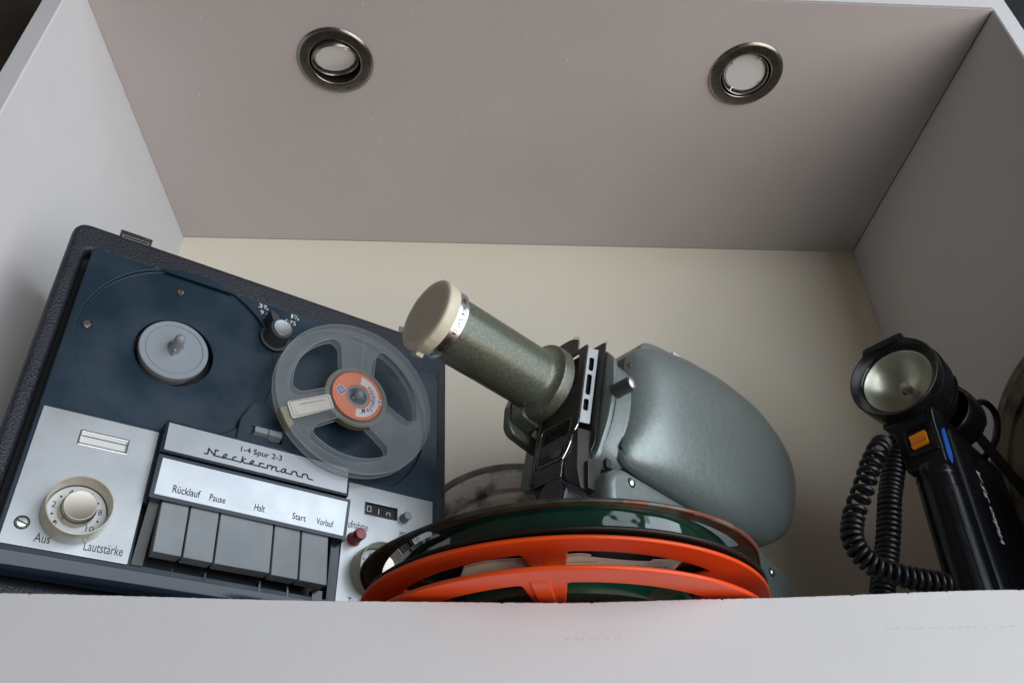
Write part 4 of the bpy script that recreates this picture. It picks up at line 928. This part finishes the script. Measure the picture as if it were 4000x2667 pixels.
# battery block behind, with rounded bright front corner
b = MB(); bo = round_poly([(-150, -19, 6), (-37, -19, 6), (-37, 21, 12), (-150, 21, 6)], 6, 8)
bo = round_poly([(-150, -19, 6), (-38, -19, 6), (-38, 21.5, 17), (-150, 21.5, 6)], 6, 10)
r = []
for z, k in ((-44, 0), (-60, 0), (-160, 0), (-256, 0)):
    r.append([(p[0] * mm, p[1] * mm, (z - (0.0 if k else 0) + (0.35 * (p[0] + 37) * -.1 if z == -44 else 0)) * mm) for p in bo])
b.loft(r, mat('satin_black_plastic', (.007, .0075, .010), .28, spec=.6, rvar=.04)); bk = b.build('battery_block', tor, sharp=40)
XF = Fr((0, .0215, 0), (0, 0, mm), (-mm, 0, 0), (0, mm, 0))     # reads upwards on the viewer's side: x = up, y = towards the back... letters' tops to the left
XF = Fr((0, .0215, 0), (0, 0, mm), (mm, 0, 0), (0, mm, 0))
b = MB(); b.text('Video 35 A', -144, -76.0, 70, 8.2, wink, XF, .15, shear=.3, weight=.02); b.build('side_lettering', bk, recalc=False)
b = MB(); b.text('LIGHT', -196, -112, 26, 6.0, wink, XF, .15, shear=.3)
b.build('side_lettering', bk, recalc=False)
b = MB(); b.tube([(-66, 21.8, -170), (-66, 21.8, -250)], .9, blkg, Fr((0, 0, 0), (mm, 0, 0), (0, mm, 0), (0, 0, mm)), 8); b.build('side_ridge', bk)
# cord loops behind the head and strap
Q3 = Fr((0, 0, 0), (mm, 0, 0), (0, mm, 0), (0, 0, mm))
b = MB(); P = smooth_line([(-44, 24, -4), (-54, 30, 3), (-76, 34, 4), (-92, 36, -6), (-92, 34, -20), (-82, 30, -24), (-86, 36, -2), (-104, 40, 8), (-122, 40, 4), (-124, 34, -16), (-114, 26, -34), (-104, 16, -50)], 8)
b.tube(P, 3.1, cord, Q3, 10); b.build('rear_cord', tor)
b = MB(); P = smooth_line([(-70, 24, -14), (-95, 28, -34), (-130, 34, -62), (-168, 40, -92), (-205, 40, -130)], 8)
rr = [[(p[0], p[1] - 2, p[2] - 9), (p[0], p[1] + 2, p[2] - 9), (p[0], p[1] + 2, p[2] + 9), (p[0], p[1] - 2, p[2] + 9)] for p in P]
b.loft(rr, cord, Q3); b.build('strap', tor)
b = MB(); b.lathe([(0, -90), (24, -90), (27, -84), (27, -60), (24, -56)], blk, Fr(OF(14, -14, 0), OF.x, OF.y, OF.z), 40); b.build('rear_housing', tor)
# coiled cable, built along a path given in the room's own coordinates
tinv = tM.inverted()
def coil(name, path, pitch, R0, rw, flat=1.0):
    P = smooth_line(path, 10); acc = [0.]
    for a, c in zip(P, P[1:]): acc.append(acc[-1] + (Vector(c) - Vector(a)).length)
    tot = acc[-1]; out = []; s_ = 0.; ph = 0.; k = 0; up = Vector((0, 1, 0))
    st = .0004
    while s_ < tot:
        while k < len(acc) - 2 and acc[k + 1] < s_: k += 1
        t = (s_ - acc[k]) / max(acc[k + 1] - acc[k], 1e-9); p = Vector(P[k]).lerp(Vector(P[k + 1]), t)
        d = (Vector(P[min(k + 2, len(P) - 1)]) - Vector(P[max(k - 1, 0)])).normalized()
        up = (up - d * up.dot(d)).normalized(); sd = d.cross(up)
        out.append(tuple(tinv @ (p + up * math.cos(ph) * R0 + sd * math.sin(ph) * R0)))
        pt = pitch(s_ / tot) * (1 + .16 * math.sin(s_ * 140) * math.sin(s_ * 61 + 1)); ph += 2 * PI * st / pt; s_ += st
    b = MB(); b.tube(out, rw, cord, ID, 7); return b.build(name, tor, sharp=80)
p1 = [(.752, .158, .186), (.742, .140, .176), (.731, .13, .165), (.723, .13, .154), (.717, .13, .144), (.712, .13, .135), (.704, .13, .122), (.697, .13, .111), (.692, .13, .1), (.689, .13, .090), (.690, .13, .081), (.694, .13, .073), (.701, .13, .066), (.711, .13, .0615), (.723, .13, .058), (.737, .13, .0555), (.752, .131, .053)]
coil('coiled_cable', p1, lambda t: .0094 if .1 < t < .52 else .0054, .0069, .0022)
p2 = [(.778, .170, .200), (.768, .170, .178), (.760, .17, .160), (.752, .17, .141), (.745, .17, .120), (.738, .17, .100), (.731, .17, .083), (.724, .17, .066), (.718, .17, .048), (.716, .17, .012)]
coil('coiled_cable', p2, lambda t: .0049, .0080, .0022)

for o in list(bpy.data.objects):
    if '_off' in o: del o['_off']
